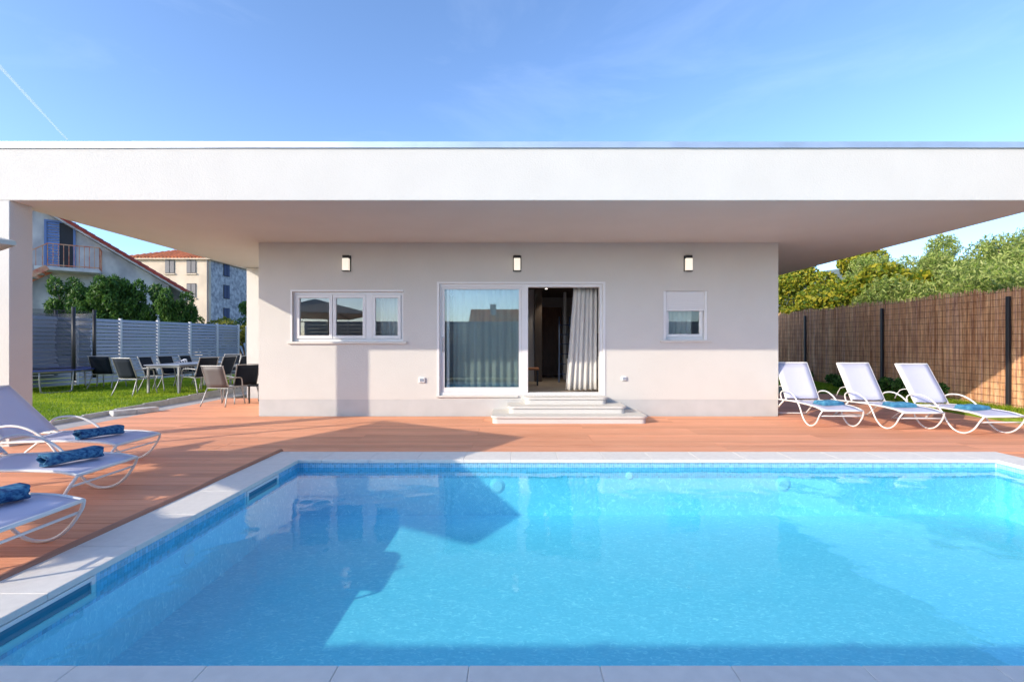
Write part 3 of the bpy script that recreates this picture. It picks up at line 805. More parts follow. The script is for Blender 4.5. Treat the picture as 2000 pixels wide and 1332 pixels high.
def flat_towel():
    bm = bmesh.new(); mb = MB()
    for k, (h0, h1) in enumerate(((0,.022),(.0225,.045),(.0455,.066))):
        def fn(u, v, h1=h1, k=k):
            e = min(u,1-u)*8; e2 = min(v,1-v)*8
            r = math.sqrt(max(0,1-(1-min(e,1))**2))*math.sqrt(max(0,1-(1-min(e2,1))**2))
            return ((u-.5)*(.44-.012*k), (v-.5)*(.30-.01*k), h1*r*(1+.06*math.sin(u*11+v*7)) + h0*(1-r)*.9+.001)
        mb.sheet(fn, 20, 16)
    o = mb.build('towel', M['towel_pale'], None, smooth=True)
    return o
t0 = rolled_towel()
TW = [(-5.02,5.66,.36,1.12,'blue towel roll on the left lounger beside the portal leg'),
      (-4.22,4.46,.36,1.15,'dark blue towel roll on the middle lounger of the left deck'),
      (-3.66,3.22,.36,1.1,'patterned blue towel roll on the left lounger nearest the camera')]
for i, (x,y,z,rz,l_) in enumerate(TW):
    o = t0 if i == 0 else copy_tree(t0)
    o.location = (x,y,z-.004); o.rotation_euler = (0,0,rz); tag(o, l_, 'towel', 'rolled towels on the left loungers')
t1 = flat_towel()
for i, (x,y,z,rz,l_) in enumerate([(5.72,8.65,.365,.15,'folded blue towel on the lounger next to the house corner'),
                            (6.82,8.40,.365,-.1,'folded blue towel on the middle lounger by the reed fence'),
                            (7.78,8.05,.365,.2,'folded blue towel on the lounger nearest the grass')]):
    o = t1 if i == 0 else copy_tree(t1)
    o.location = (x,y,z); o.rotation_euler = (0,0,rz); tag(o, l_, 'towel', 'folded towels on the right loungers')

# ------------------------------------------------------------------ parasols on the left deck
def parasol(corners, apex, mast, label, foot):
    o = empty('parasol', (mast[0],mast[1],0), label=label, cat='parasol', group='parasols on the left deck')
    off = Vector((mast[0],mast[1],0))
    C_ = [Vector(c)-off for c in corners]; A_ = Vector(apex)-off; n = len(C_)
    mb = MB()
    for i in range(n):
        a, b = C_[i], C_[(i+1)%n]
        mb.tri(A_, b, a)
        mb.quad(a, b, b-Vector((0,0,.035)), a-Vector((0,0,.035)))
    cv = mb.build('canopy', M['parasol'], o); cv.modifiers.new('thickness','SOLIDIFY').thickness = .006
    for c in C_: MB().bar(A_-Vector((0,0,.06)), c+(A_-c)*.02-Vector((0,0,.02)), .02, .03).build('rib', M['black'], o)
    MB().tube([(0,0,0),(0,0,1.5),(0,0,3.2)], .045, 10, 1).build('mast', M['black'], o, smooth=True)
    MB().bar((0,0,3.12), A_+Vector((0,0,.06)), .06, .08).build('arm', M['black'], o)
    MB().cbox(-.45,.45,-.45,.45,0,.09,.02).build('base', M['kerb'], o)
A1 = Vector((-4.61,4.33,2.42)); u_ = Vector((-.86,.51,0)); v_ = Vector((-.51,-.86,0))
c1 = [A1, A1+u_*3.0, A1+u_*3.0+v_*3.75, A1+v_*3.75]
ap = sum(c1, Vector())/4; ap.z = 2.98
parasol(c1, ap, (-8.75,4.9), 'beige square parasol reaching in beside the white portal leg', 0)
SH = Vector((-4.94,-3.29,2.42))
sp = [Vector((x,y,0))+SH for x,y in ((-2.24,3.85),(-3.98,5.77),(-4.55,5.25),(-2.80,3.30))]  # unseen cloth added and outlined to shade the pool and left deck
ss = empty('added_shade_blocker', (sp[3].x,sp[3].y,0), label='added unseen narrow beige shade sail on two posts behind the left loungers', cat='shade sail')
mb = MB(); off = Vector((sp[3].x,sp[3].y,0))
mb.sheet(lambda u,v: (sp[0]*(1-u)*(1-v)+sp[1]*u*(1-v)+sp[2]*u*v+sp[3]*(1-u)*v)-off-Vector((0,0,.10*math.sin(math.pi*u))), 12, 4)
mb.build('blocker', M['parasol'], ss, smooth=True).modifiers.new('thickness','SOLIDIFY').thickness = .004
for p in (sp[2],sp[3]): MB().tube([(p.x-off.x-.05,p.y-off.y,0),(p.x-off.x-.05,p.y-off.y,1.2),(p.x-off.x-.05,p.y-off.y,2.5)], .03, 8, 1).build('post', M['black'], ss, smooth=True)

# ------------------------------------------------------------------ garden chairs and table
def make_chair(sm, label=None):
    """faces +Y"""
    o = empty('garden_chair')
    w = .27
    def seat(u, v): return (-w+.015+(2*w-.03)*v, -.22+.46*u, .43+.015*u-.02*math.sin(math.pi*v))
    def back(u, v): return (-w+.015+(2*w-.03)*v, -.22-.17*u-.02*math.sin(math.pi*v), .44+.50*u)
    a = MB().sheet(seat,4,4).build('seat', sm, o, smooth=True); a.modifiers.new('t','SOLIDIFY').thickness=.006
    b = MB().sheet(back,5,4).build('backrest', sm, o, smooth=True); b.modifiers.new('t','SOLIDIFY').thickness=.006
    MB().tube([(-w,-.20,.42),(-w,-.30,.68),(-w,-.39,.93),(-w+.03,-.40,.955),(w-.03,-.40,.955),(w,-.39,.93),(w,-.30,.68),(w,-.20,.42)], .014, 6, 2).build('back_frame', M['grey_alu'], o, smooth=True)
    for s in (-1,1):
        MB().tube([(s*w,-.21,.44),(s*(w+.02),-.30,.2),(s*(w+.05),-.38,0)], .014, 6, 2).build('leg', M['grey_alu'], o, smooth=True)
        MB().tube([(s*(w+.04),.30,0),(s*(w+.02),.25,.3),(s*(w+.015),.22,.6),(s*(w+.015),.12,.655),(s*(w+.01),-.12,.655),(s*w,-.28,.64)], .014, 6, 3).build('leg', M['grey_alu'], o, smooth=True)
        MB().bar((s*w,-.21,.43),(s*w,.235,.445),.022,.022).build('seat_rail', M['grey_alu'], o)
    MB().bar((-w,.235,.43),(w,.235,.43),.02,.02).build('cross_bar', M['grey_alu'], o); MB().bar((-w,-.22,.425),(w,-.22,.425),.02,.02).build('cross_bar', M['grey_alu'], o)
    return o
ch = make_chair(M['charcoal'])
CH = [(-9.90,12.25,LZ,-.18,'dark chair at the near left corner of garden table, its back to the pool'),
      (-10.05,13.25,LZ,-1.45,'dark chair on the fence side of garden table, second from the pool'),
      (-10.05,13.95,LZ,-1.6,'dark chair on the fence side of garden table, third from the pool'),
      (-10.0,14.75,LZ,-1.5,'dark chair on the fence side of garden table, fourth from the pool'),
      (-9.5,15.35,LZ,math.pi,'dark chair at the far head of the garden table'),
      (-8.62,12.75,LZ,1.25,'dark chair on the house side of garden table, closest to the pool'),
      (-8.60,13.50,LZ,1.5,'dark chair on the house side of garden table, next to the closest'),
      (-8.58,14.25,LZ,1.6,'dark chair on the house side of garden table, farthest from the pool'),
      (-7.0,11.95,0,.95,'dark chair on the deck turned towards the little side table'),
      (-6.95,13.0-.55,0,1.2,'dark chair on the deck half hidden by the house corner'),
      (-12.15,14.0,LZ,.15,'dark blue chair standing by the slatted fence near the trampoline')]
for i, (x,y,z,rz,l_) in enumerate(CH):
    if i == 9: continue
    o = ch if i == 0 else copy_tree(ch)
    o.location = (x,y,z); o.rotation_euler = (0,0,rz); tag(o, l_, 'garden chair', 'garden chairs around the terrace')
gc = make_chair(M['greysling'])
gc.location = (-7.05,11.35,0); gc.rotation_euler = (0,0,-.12); tag(gc, 'grey sling garden chair alone on the deck, sunlit back to the pool', 'garden chair', 'garden chairs around the terrace')
tb_ = empty('garden_table', (-9.4,13.7,LZ), label='long grey garden table on the lawn with dark chairs round it', cat='table')
MB().cbox(-.48,.48,-1.25,1.15,.735,.765,.006).build('table_top', M['table'], tb_)
MB().box(-.44,.44,-1.2,1.1,.69,.734).build('apron', M['grey_alu'], tb_)
for a in (-.43,.38):
    for b in (-1.2,1.05): MB().cbox(a,a+.05,b,b+.05,0,.69,.004).build('leg', M['grey_alu'], tb_)
cu = MB(); 
for k in range(5): cu.cbox(-.2+k*.08,-.2+k*.08+.078,-.06,.06,0,.30,.03,2)
sc_ = cu.build('cushion', mat('striped_cushion',(0.7,0.7,0.7),0.9,islandvar=.0), None, smooth=True)
nt_ = sc_.data.materials[0].node_tree; gg = nt_.nodes.new('ShaderNodeTexCoord'); wv = nt_.nodes.new('ShaderNodeTexWave'); wv.inputs['Scale'].default_value = 3.2; rr_ = nt_.nodes.new('ShaderNodeValToRGB'); rr_.color_ramp.interpolation = 'CONSTANT'
rr_.color_ramp.elements[0].color = (0.02,0.03,0.08,1); rr_.color_ramp.elements[1].position = .5; rr_.color_ramp.elements[1].color = (0.75,0.75,0.76,1)
nt_.links.new(gg.outputs['Object'], wv.inputs['Vector']); nt_.links.new(wv.outputs['Fac'], rr_.inputs['Fac']); nt_.links.new(rr_.outputs['Color'], nt_.nodes['Principled BSDF'].inputs['Base Color'])
sc_.location = (-10.02,14.15,LZ+.46); sc_.rotation_euler = (0,-.25,1.5); sc_.scale = (.9,1,1.25)
tag(sc_, 'black and white striped cushion leaning on a chair at the garden table', 'cushion')
stb = empty('side_table', (-6.35,11.85,0), label='small low dark side table on the deck at the house corner', cat='side table')
MB().cbox(-.3,.3,-.25,.25,.42,.45,.005).build('table_top', M['charcoal'], stb)
for a in (-.28,.25):
    for b in (-.23,.2): MB().cbox(a,a+.03,b,b+.03,0,.42,.003).build('leg', M['black'], stb)

# trampoline
tp_ = empty('trampoline', (-13.6,13.2,LZ), label='trampoline with blue edge pad and safety net on the lawn', cat='trampoline')
rad = 1.35
ring = [(rad*math.cos(a*math.pi/12), rad*math.sin(a*math.pi/12), .56) for a in range(25)]
MB().tube(ring, .03, 8, 2).build('frame', M['grey_alu'], tp_, smooth=True)
pad = MB(); n = 36
for k in range(n):
    a, b = 2*math.pi*k/n, 2*math.pi*(k+1)/n
    q = [(rad+.06,a),(rad+.06,b),(rad-.25,b),(rad-.25,a)]
    pad.prism([(r*math.cos(t),r*math.sin(t),.585) for r,t in q], (0,0,.03))
pad.build('edge_pad', mat('blue_pad',(0.06,0.09,0.30),0.5), tp_)
MB().prism([((rad-.26)*math.cos(2*math.pi*k/36),(rad-.26)*math.sin(2*math.pi*k/36),.59) for k in range(36)], (0,0,.006)).build('jumping_mat', M['black'], tp_)
for k in range(4):
    a = -.42+k*math.pi/2; c_, s_ = math.cos(a), math.sin(a)
    MB().tube([(rad*c_-.35*s_,rad*s_+.35*c_,.55),(rad*c_-.33*s_,rad*s_+.33*c_,.12),(rad*c_-.25*s_,rad*s_+.25*c_,.02),(rad*c_+.25*s_,rad*s_-.25*c_,.02),(rad*c_+.33*s_,rad*s_-.33*c_,.12),(rad*c_+.35*s_,rad*s_-.35*c_,.55)], .02, 8, 3).build('leg', M['grey_alu'], tp_, smooth=True)
nm_ = bpy.data.materials.new('net_mesh'); nm_.use_nodes = True
nn, nl = nm_.node_tree.nodes, nm_.node_tree.links
ttr = nn.new('ShaderNodeBsdfTransparent'); nms = nn.new('ShaderNodeMixShader'); nms.inputs['Fac'].default_value = .45
nn['Principled BSDF'].inputs['Base Color'].default_value = (.03,.035,.06,1)
nl.new(ttr.outputs[0], nms.inputs[1]); nl.new(nn['Principled BSDF'].outputs[0], nms.inputs[2]); nl.new(nms.outputs[0], nn['Material Output'].inputs['Surface'])
def netfn(u,v):
    a = 2*math.pi*u; r = rad-.06-.07*math.sin(math.pi*v)+.015*math.sin(v*46)
    return (r*math.cos(a), r*math.sin(a), .62+1.62*v)
MB().sheet(netfn, 48, 46).build('safety_net', nm_, tp_, smooth=True)
for k in range(6):
    a = -.12+k*math.pi/3; c_, s_ = math.cos(a)*(rad-.02), math.sin(a)*(rad-.02)
    MB().tube([(c_,s_,.3),(c_,s_,1.3),(c_,s_,2.34)], .045, 10, 1).build('net_post', M['black'], tp_, smooth=True)

# ------------------------------------------------------------------ grey slatted fence
def slat_fence(name, pts, z0, z1, pitch, label, cat='fence', slat_m=None, cov=.42):
    o = empty(name, (pts[0][0],pts[0][1],z0), label=label, cat=cat)
    off = Vector(o.location)
    for (ax,ay),(bx,by) in zip(pts[:-1],pts[1:]):
        a, b = Vector((ax,ay,0)), Vector((bx,by,0)); d = (b-a).normalized()
        z = z0+.08
        while z < z1-.02:
            p, q = a+d*.03+Vector((0,0,z)), b-d*.03+Vector((0,0,z))
            nrm = Vector((d.y,-d.x,0))
            MB().prism([p-off-nrm*.016+Vector((0,0,pitch*cov)), p-off+nrm*.020+Vector((0,0,-pitch*cov)), p-off+nrm*.028+Vector((0,0,-pitch*(cov-.03))), p-off-nrm*.006+Vector((0,0,pitch*(cov+.03)))], q-p).build('slat', slat_m or M['fence_grey'], o)
            z += pitch
    for (ax,ay) in pts:
        MB().cbox(ax-off.x-.04,ax-off.x+.04,ay-off.y-.04,ay-off.y+.04,-.1,z1-z0+.05,.004).build('post', M['fence_post'], o)
    return o
def fl(c): Y = 17.18/(c+.218); return (-c*Y, Y)
fpts = [(-14.53,12.2),(-14.24,13.55),(-13.94,14.9)]+[fl(c) for c in (.8424,.763,.6946,.637,.592)]
slat_fence('slatted_fence', fpts, LZ, 2.28, .118, 'grey slatted garden fence behind the table and chairs')
slat_fence('slatted_fence', [(x,-.62) for x in (-9,-7.2,-5.4,-3.6,-1.8,0,1.8,3.6,5.4,7.2,9)], 0, 2.36, .15, 'grey slatted fence mirrored in the closed glass door', cov=.46)

# pale shed wall behind the fence end
ws_ = empty('garden_wall', (-12.3,21.4,0), label='pale wall with sloping top at the far end of the fence', cat='wall')
MB().prism([(-.05,0,0),(2.4,0,0),(2.4,0,3.3),(.5,0,2.55),(-.05,0,2.25)], (0,.3,0)).build('wall', M['stucco'], ws_)

# ------------------------------------------------------------------ foliage
def leaf_cloud(name, blobs, n, size, m, seed, parent=None, shell=.55, aspect=.5, droop=0.0, up=0.0):
    rs = np.random.RandomState(seed)
    bl = np.array(blobs, float); vol = bl[:,3]*bl[:,4]*bl[:,5]; pk = rs.choice(len(bl), n, p=(vol**.7)/(vol**.7).sum())
    d = rs.normal(size=(n,3)); d /= np.linalg.norm(d,axis=1)[:,None]
    rr = (shell + (1-shell)*rs.uniform(0,1,n)**.6)
    clump = 1 + .16*np.sin(d[:,0]*7+pk)*np.sin(d[:,1]*6+pk*2)*np.cos(d[:,2]*8)
    c = bl[pk,:3] + d*bl[pk,3:6]*(rr*clump)[:,None]
    s = size*rs.uniform(.35,1.0,n)**.6*1.45
    a = rs.normal(size=(n,3)); a[:,2] += up; a[:,2] -= droop; a /= np.linalg.norm(a,axis=1)[:,None]
    b = rs.normal(size=(n,3)) + d*.6; b -= a*(a*b).sum(1)[:,None]; b /= np.linalg.norm(b,axis=1)[:,None]
    nr = np.cross(a, b)
    V = np.zeros((n,4,3))
    V[:,0] = c - a*s[:,None]*.5; V[:,1] = c + b*(s*aspect*.5)[:,None] + nr*(s*.08)[:,None]; V[:,2] = c + a*s[:,None]*.5; V[:,3] = c - b*(s*aspect*.5)[:,None] + nr*(s*.08)[:,None]
    V[:,:,2] = np.maximum(V[:,:,2], .02)
    return fast_mesh(name, V.reshape(-1,3), np.arange(4*n).reshape(-1,4), m, parent)
def bush(name, x, y, z0, blobs, n, size, m, seed, label, cat, group=None, trunk=.06, **k):
    o = empty(name, (x,y,z0), label=label, cat=cat, group=group)
    leaf_cloud('foliage', blobs, n, size, m, seed, o, **k)
    rs = random.Random(seed)
    mb = MB(); top = max(b[2] for b in blobs)
    for b in blobs[:7]:
        mb.tube([(rs.uniform(-.1,.1),rs.uniform(-.1,.1),0),(b[0]*.4,b[1]*.4,b[2]*.5),(b[0],b[1],b[2])], [trunk,trunk*.7,trunk*.3], 6, 3)
    mb.build('trunk', M['bark'], o, smooth=True)
    return o
def rblobs(rs, n, rx, ry, z0, z1, r0, r1):
    return [(rs.uniform(-rx,rx), rs.uniform(-ry,ry), rs.uniform(z0,z1), rs.uniform(r0,r1), rs.uniform(r0,r1), rs.uniform(r0,r1)*.85) for _ in range(n)]

# oleanders in front of the gable house
rs = random.Random(5)
def stalks(rs, n, r, h):   # upright shoots
    return [(rs.uniform(-r,r), rs.uniform(-.5,.5), h*rs.uniform(.3,.92), .26, .26, .42) for _ in range(n)]
bush('oleander_bush', -17.0, 18.6, 0, stalks(rs,70,1.3,4.2), 24000, .15, M['oleander'], 11, 'dark green upright bush below the balcony of the gabled house', 'bush', 'bushes behind the slatted fence', aspect=.28, up=1.2)
bush('oleander_bush', -15.0, 19.2, 0, stalks(rs,70,1.5,4.0), 24000, .15, M['oleander'], 12, 'dark green bush left of the gabled house drainpipe', 'bush', 'bushes behind the slatted fence', aspect=.28, up=1.2)
bush('shrub', -15.6, 24.0, 0, rblobs(rs,9,1.0,.5,1.2,2.7,.4,.6), 3500, .13, M['yellowgreen'], 13, 'sunlit yellow green shrub in front of the stone block', 'bush', 'bushes behind the slatted fence')
bush('shrub', -13.5, 23.6, 0, rblobs(rs,8,1.1,.4,1.6,2.4,.35,.5), 2500, .12, M['yellowgreen'], 14, 'low yellow green shrub above the far end of the slatted fence', 'bush', 'bushes behind the slatted fence')
bush('shrub', -15.0, 26.6, 0, rblobs(rs,8,.5,.4,1.6,3.9,.4,.5), 2500, .13, M['oleander'], 15, 'narrow dark green shrub against the shaded stone wall by the villa', 'bush', 'bushes behind the slatted fence')

# right: reed fence
FX = 10.5; FZ0, FZ1 = .06, 2.655
rf = empty('reed_fence', (FX,9,0), label='tall brown reed screen fence with black posts beside the loungers', cat='fence')
rs = np.random.RandomState(21)
def reeds(ya, yb):
    n = int((yb-ya)/.0085); y = rs.uniform(ya, yb, n); w = rs.uniform(.004,.008,n); x = FX + .02 + rs.uniform(-.012,.012,n)
    zt_ = FZ1 + rs.normal(0,.03,n) + .03*np.sin(y*2.3)+.015*np.sin(y*7.1); z0_ = FZ0+rs.uniform(0,.04,n); tilt = rs.normal(0,.018,n); mid = rs.normal(0,.012,n)
    ks = 4; V = []; Fq = []
    # every reed: a strip of ks segments, folded to a V so that it has depth
    for k in range(ks):
        t_ = k/(ks-1); z = z0_+(zt_-z0_)*t_; yy = y + tilt*(t_-.5)*2 + mid*np.sin(np.pi*t_)
        V.append(np.stack([x+.004, yy-w, z],1)); V.append(np.stack([x-.004, yy, z],1)); V.append(np.stack([x+.004, yy+w, z],1))
    V = np.stack(V,1)                                 # n, 3*ks, 3
    base_ = np.arange(n)[:,None]*(3*ks)
    for k in range(ks-1):
        for q in (0,1): Fq.append(base_+np.array([[3*k+q, 3*k+q+1, 3*k+q+4, 3*k+q+3]]))
    return V.reshape(-1,3), np.concatenate(Fq,0)
posts_y = [6.6, 10.03, 13.5, 17.1, 20.6, 24.0]
for a, b in zip(posts_y[:-1], posts_y[1:]):
    V, Fq = reeds(a, b); V[:,0] -= FX; V[:,1] -= 9
    tag(fast_mesh('reed_panel', V, Fq, M['reed'], rf), kind='stuff')
    MB().box(.032,.036,a-9,b-9,FZ0,FZ1-.06).build('backing', M['reed'], rf)
for k in range(17):
    z = FZ0+.12+k*.15
    MB().tube([(-.004,6.6-9,z),(-.002,15-9,z+.01),(-.004,24-9,z)], .0032, 5, 1).build('binding_wire', M['hose'], rf)
for y in posts_y: MB().cbox(-.075,-.010,y-9-.03,y-9+.03,-.05,2.48,.004).build('post', M['black'], rf)

# right trees and shrubs beyond the fence
rs = random.Random(9)
FG = [(13.3,19.5,4.7,1.75,'dense dark tree with yellowing broad leaves at the house end of reed fence'),
      (13.2,16.6,4.2,1.5,'yellow flecked broad leaved tree between dark tree and pale shrubs'),
      (15.6,23.5,6.0,2.4,'dark broad leaved tree touching the roof edge from below')]
for i, (x,y,h,r,l_) in enumerate(FG):
    bush('fig_tree', x, y, 0, rblobs(rs,34,r,r,1.6,h-.6,.5,.85), 40000, .125, M['fig'], 31+i, l_, 'tree', 'trees behind the reed fence', aspect=.7, shell=.6)
OL = [(14.6,15.8,4.8,1.6,'pale green feathery tree behind the middle of reed fence'),(16.2,16.0,5.6,1.5,'tall pale green tree rising highest behind the reed fence'),(13.6,13.2,4.0,1.4,'pale olive green shrub behind the near post of reed fence'),
      (17.2,15.0,5.2,1.8,'pale green tree reaching towards the blue hill at the right'),(15.4,12.4,4.5,1.6,'grey green tree with loose crown at the right picture edge'),(12.4,14.9,3.6,1.1,'low pale shrub just above the reed fence edge'),
      (15.6,19.4,5.2,1.7,'bright green bushy tree between the yellowing tree and tall pale tree'),(12.2,11.6,3.4,1.0,'low green shrub over the reed fence by the picture edge')]
for i, (x,y,h,r,l_) in enumerate(OL):
    bush('olive_tree', x, y, 0, rblobs(rs,40,r,r,1.9,h-.5,.35,.65), 26000, .12, M['olive'], 40+i, l_, 'tree', 'trees behind the reed fence', aspect=.26, up=.6, shell=.35)
rs = random.Random(19)
for i, (x,y,l_) in enumerate([(10.0,14.2,'low dark leafy plant at the foot of the reed fence between loungers'),(10.1,17.2,'low dark leafy plant by the fence post near the house'),(10.15,12.2,'small dark plant behind the lounger nearest the grass')]):
    bush('low_plant', x, y, .08, rblobs(rs,8,.35,.7,.12,.38,.14,.22), 1600, .10, M['oleander'], 60+i, l_, 'plant', 'plants along the reed fence', trunk=.01, aspect=.5)

# ------------------------------------------------------------------ gabled house on the left
gx, gy = -17.0, 23.0
gh = empty('gabled_house', (gx,gy,0), math.atan2(.6,.8), label='old grey gabled house with red roof edge and outside stairs', cat='house')
# local: -x runs left along the gable wall, -y towards us, z up
AP = -6.2; ez = 4.30; az = 8.35
prof = [(0,0,0),(0,0,ez),(AP,0,az),(2*AP,0,ez),(2*AP,0,0)]
MB().prism(prof, (0,9,0)).build('wall', M['concrete'], gh)
sl_ = (az-ez)/(-AP)
def roofp(xa, t): return Vector((xa, 0, ez + (-xa)*sl_ + t))
rb = MB()
rb.prism([(.75,-.42,ez-.75*sl_+.02),(AP,-.42,az+.02),(AP,-.42,az+.14),(.75,-.42,ez-.75*sl_+.14)], (0,9.8,0))
rb.prism([(AP,-.42,az+.02),(2*AP-.75,-.42,ez-.75*sl_+.02),(2*AP-.75,-.42,ez-.75*sl_+.14),(AP,-.42,az+.14)], (0,9.8,0))
rf_ = rb.build('roof', M['concrete'], gh)
nt = 26
tmesh = None
for k in range(nt):
    xa = .82 + (AP-.82)*k/nt; xb = .82 + (AP-.82)*(k+1.25)/nt
    za = ez - xa*sl_ + .14; zb_ = ez - xb*sl_ + .14
    mb = MB()
    for c_ in range(2):
        y0_ = -.50+c_*.24
        mb.tube([(xa,y0_+.12,za+.055),((xa+xb)/2,y0_+.12,(za+zb_)/2+.04),(xb,y0_+.12,zb_+.025)], .105, 8, 1, flat=.8)
    mb.build('verge_tile', M['tile_dark'], rf_)
rt = MB()
rt.prism([(.8,.06,ez-.8*sl_+.145),(AP,.06,az+.145),(AP,.06,az+.24),(.8,.06,ez-.8*sl_+.24)], (0,9.2,0)); rt.build('roof_tiles', M['tile_dark'], rf_)
MB().tube([(.80,-.45,ez-.8*sl_+.02),(.80,4,ez-.8*sl_+.02),(.80,9,ez-.8*sl_+.02)], .08, 8, 1).build('gutter', M['grey_alu'], gh)
MB().tube([(.80,-.3,ez-.8*sl_-.05),(.3,-.12,ez-.95),(.06,-.08,ez-1.15),(.06,-.08,2),(.06,-.08,0)], .045, 8, 2).build('drainpipe', M['grey_alu'], gh)
# door with blue shutter at local x -3.39..-4.29
dz0, dz1 = 4.72, 6.78
dr = MB().box(-4.34,-4.26,-.06,-.002,dz0,dz1+.06).box(-3.42,-3.34,-.06,-.002,dz0,dz1+.06).box(-4.26,-3.42,-.06,-.002,dz1-.02,dz1+.06).build('door', M['blue_wood'], gh)
MB().box(-3.86,-3.42,-.012,-.003,dz0,dz1-.02).build('opening', M['dark'], dr)
for k in range(17):
    z = dz0+.04+k*.119
    MB().prism([(-4.25,-.05,z),(-4.25,-.02,z+.09),(-4.25,-.01,z+.09),(-4.25,-.04,z)], (.385,0,0)).build('louvre', M['blue_wood'], dr)
bal = MB().cbox(-4.5,-2.45,-1.0,-.003,dz0-.16,dz0-.01,.01).build('balcony', M['concrete'], gh)
for (a,b) in (((-2.47,-.98),(-2.47,-.03)),((-2.47,-.98),(-4.1,-.98))):
    for zh in (.95,.06): MB().bar((a[0],a[1],dz0+zh),(b[0],b[1],dz0+zh),.04,.04).build('handrail', M['rail'], bal)
    n = max(3, int((abs(a[0]-b[0])+abs(a[1]-b[1]))/.15))
    for k in range(n+1):
        t_ = k/n; x_, y_ = a[0]+(b[0]-a[0])*t_, a[1]+(b[1]-a[1])*t_
        MB().bar((x_,y_,dz0),(x_,y_,dz0+.95),.022,.022,(0,1,0)).build('baluster', M['rail'], bal)
sta = MB().bar((-4.1,-.98,dz0-.05),(-7.3,-.98,dz0-2.4),.06,.22).bar((-4.1,-.1,dz0-.05),(-7.3,-.1,dz0-2.4),.06,.22).build('stairs', M['rail'], gh)
for k in range(13):
    MB().box(-4.3-k*.245,-4.06-k*.245,-.95,-.13,dz0-.14-k*.18,dz0-.10-k*.18).build('tread', M['concrete'], sta)
MB().bar((-4.1,-.98,dz0+.95),(-7.3,-.98,dz0-1.4),.04,.04).build('handrail', M['rail'], sta)
for k in range(16):
    x_ = -4.25-k*.2; MB().bar((x_,-.98,dz0-.05+(x_+4.1)*.734),(x_,-.98,dz0+.95+(x_+4.1)*.734),.022,.022,(0,1,0)).build('baluster', M['rail'], sta)

# ------------------------------------------------------------------ three storey block with red hip roof
bx, by = WX(408,55), 55.0
bw, bd, bh = 10.2, 14.0, 11.35
bl_ = empty('stone_block', (bx,by,0), label='three storey stone block with red hipped roof beyond the garden', cat='building')
MB().box(-bw,0,0,.4,0,bh).build('front_wall', M['cream'], bl_)
MB().box(-.4,0,.401,bd,0,bh).box(-bw,-bw+.4,.401,bd,0,bh).box(-bw+.4,-.4,bd-.4,bd,0,bh).build('side_wall', M['rough_stone'], bl_)
e_ = .35; r0, r1, r2, r3 = (-bw-e_,-e_,bh), (e_,-e_,bh), (e_,bd+e_,bh), (-bw-e_,bd+e_,bh); pk1, pk2 = (-bw/2,bw/2,bh+2.2), (-bw/2,bd-bw/2,bh+2.2)
MB().cbox(-bw-e_,e_,-e_,bd+e_,bh-.16,bh-.001,.02).build('cornice', M['cream'], bl_)
hr = MB().tri(r0,r1,pk1).quad(r1,r2,pk2,pk1).tri(r2,r3,pk2).quad(r3,r0,pk1,pk2).build('roof', M['tile_red'], bl_)
for k in range(26):                                   # tile courses up the front slope
    xx = -bw-e_+ (k+.5)*(bw+2*e_)/26; half = (bw+2*e_)/2; t_ = 1-abs(xx+bw/2)/half
    p = Vector((xx,-e_,bh+.03)); q = Vector((xx,-e_+t_*(bw/2+e_), bh+.03+2.2*t_))
    MB().tube([p,(p+q)/2,q], .13, 6, 1).build('tile_row', M['tile_red'], hr)
def bwin(xc, zc, side):
    if side == 'f':
        w = MB().box(xc-.52,xc+.52,-.05,-.002,zc-.85,zc+.85).build('window', M['dark'], bl_)
        for s in (-1,1): MB().box(xc+s*.28-.24,xc+s*.28+.24,-.09,-.052,zc-.78,zc+.78).build('shutter', M['shutter_grey'], w)
        MB().box(xc-.65,xc+.65,-.14,-.003,zc-.98,zc-.855).build('sill', M['cream'], w)
    else:
        w = MB().box(.002,.05,xc-.6,xc+.6,zc-.85,zc+.85).build('window', M['dark'], bl_)
        for s in (-1,1): MB().box(.052,.09,xc+s*.3-.25,xc+s*.3+.25,zc-.78,zc+.78).build('shutter', M['shutter_blue'], w)
sc55 = 55/920
for xx in (332,374): bwin(WX(xx,55)-bx, WZ(520,55), 'f')
for xx in (332,374): bwin(WX(xx,55)-bx, WZ(568,55), 'f')
for xx in (332,374): bwin(WX(xx,55)-bx, WZ(612,55), 'f')
for yy in (3.3,9.0):
    for zz in (WZ(526,58),WZ(570,58),WZ(615,58)): bwin(yy, zz, 's')
MB().tube([(-.12,-.1,bh-.2),(-.12,-.1,5),(-.12,-.1,0)], .07, 6, 1).build('drainpipe', M['shutter_grey'], bl_)

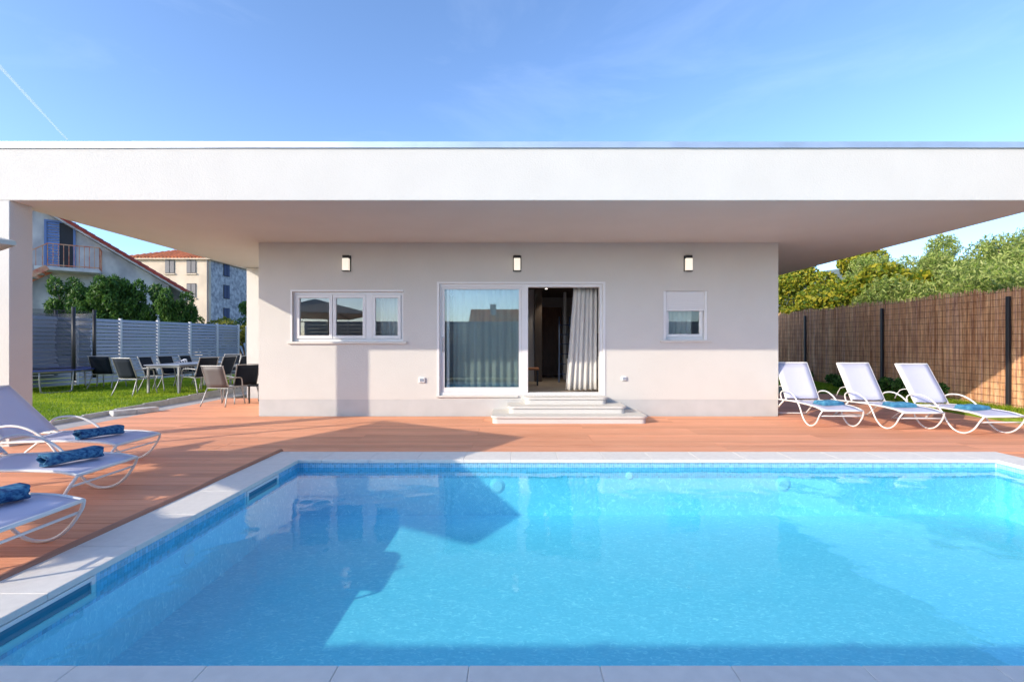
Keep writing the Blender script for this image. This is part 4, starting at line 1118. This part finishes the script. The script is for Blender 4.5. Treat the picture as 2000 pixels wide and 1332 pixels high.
# ------------------------------------------------------------------ house behind the camera, seen only as a reflection
nh = empty('neighbour_house', (-.2,-34,0), label='house with red roof and chimney mirrored in the door glass', cat='house')
MB().box(-5,5,-8,0,0,3.3).build('wall', M['cream'], nh)
ro = MB().prism([(-5.4,.4,3.3),(-5.4,-8.4,3.3),(-5.4,-4,5.6)], (10.8,0,0)).build('roof', M['tile_red'], nh)
MB().cbox(2,2.7,-3.2,-2.5,4.8,6.3,.02).build('chimney', M['concrete'], ro)
MB().cbox(-3,-2.3,-3.2,-2.5,4.8,6.1,.02).build('chimney', M['concrete'], ro)
for xx in (-3,0,3): MB().box(xx-.5,xx+.5,.002,.05,1.1,2.4).build('window', M['dark'], nh)

# ------------------------------------------------------------------ distant hill and contrail
hb = MB(); rs = random.Random(2)
def hfn(u, v):
    a = R(10+70*u); d = 900+900*v
    h = (165+26*math.sin(u*7+1)+14*math.sin(u*17)+8*math.sin(u*41))*math.sin(math.pi*min(v,1)*.5)**1.2 * (d/1000)*.82
    return (d*math.sin(a), d*math.cos(a), h-2)
hb.sheet(hfn, 90, 24)
tag(hb.build('hill', M['hill'], smooth=True), kind='structure')
cm = bpy.data.materials.new('contrail_vapour'); cm.use_nodes = True
cn, cl_ = cm.node_tree.nodes, cm.node_tree.links
ct = cn.new('ShaderNodeBsdfTransparent'); cms = cn.new('ShaderNodeMixShader'); cms.inputs['Fac'].default_value = .13
cn['Principled BSDF'].inputs['Base Color'].default_value = (.9,.9,.92,1); cn['Principled BSDF'].inputs['Roughness'].default_value = 1
cl_.new(ct.outputs[0], cms.inputs[1]); cl_.new(cn['Principled BSDF'].outputs[0], cms.inputs[2]); cl_.new(cms.outputs[0], cn['Material Output'].inputs['Surface'])
D_ = 8000
p0, p1 = Vector((WX(-60,D_),D_,WZ(66,D_))), Vector((WX(131,D_),D_*1.0,WZ(273,D_)))
ctm = MB().tube([p0,(p0*.5+p1*.5),p1], [30,22,14], 12, 6).build('contrail', cm, None, smooth=True)
tag(ctm, 'thin white contrail slanting down the sky above the roof edge', 'contrail', kind='stuff')
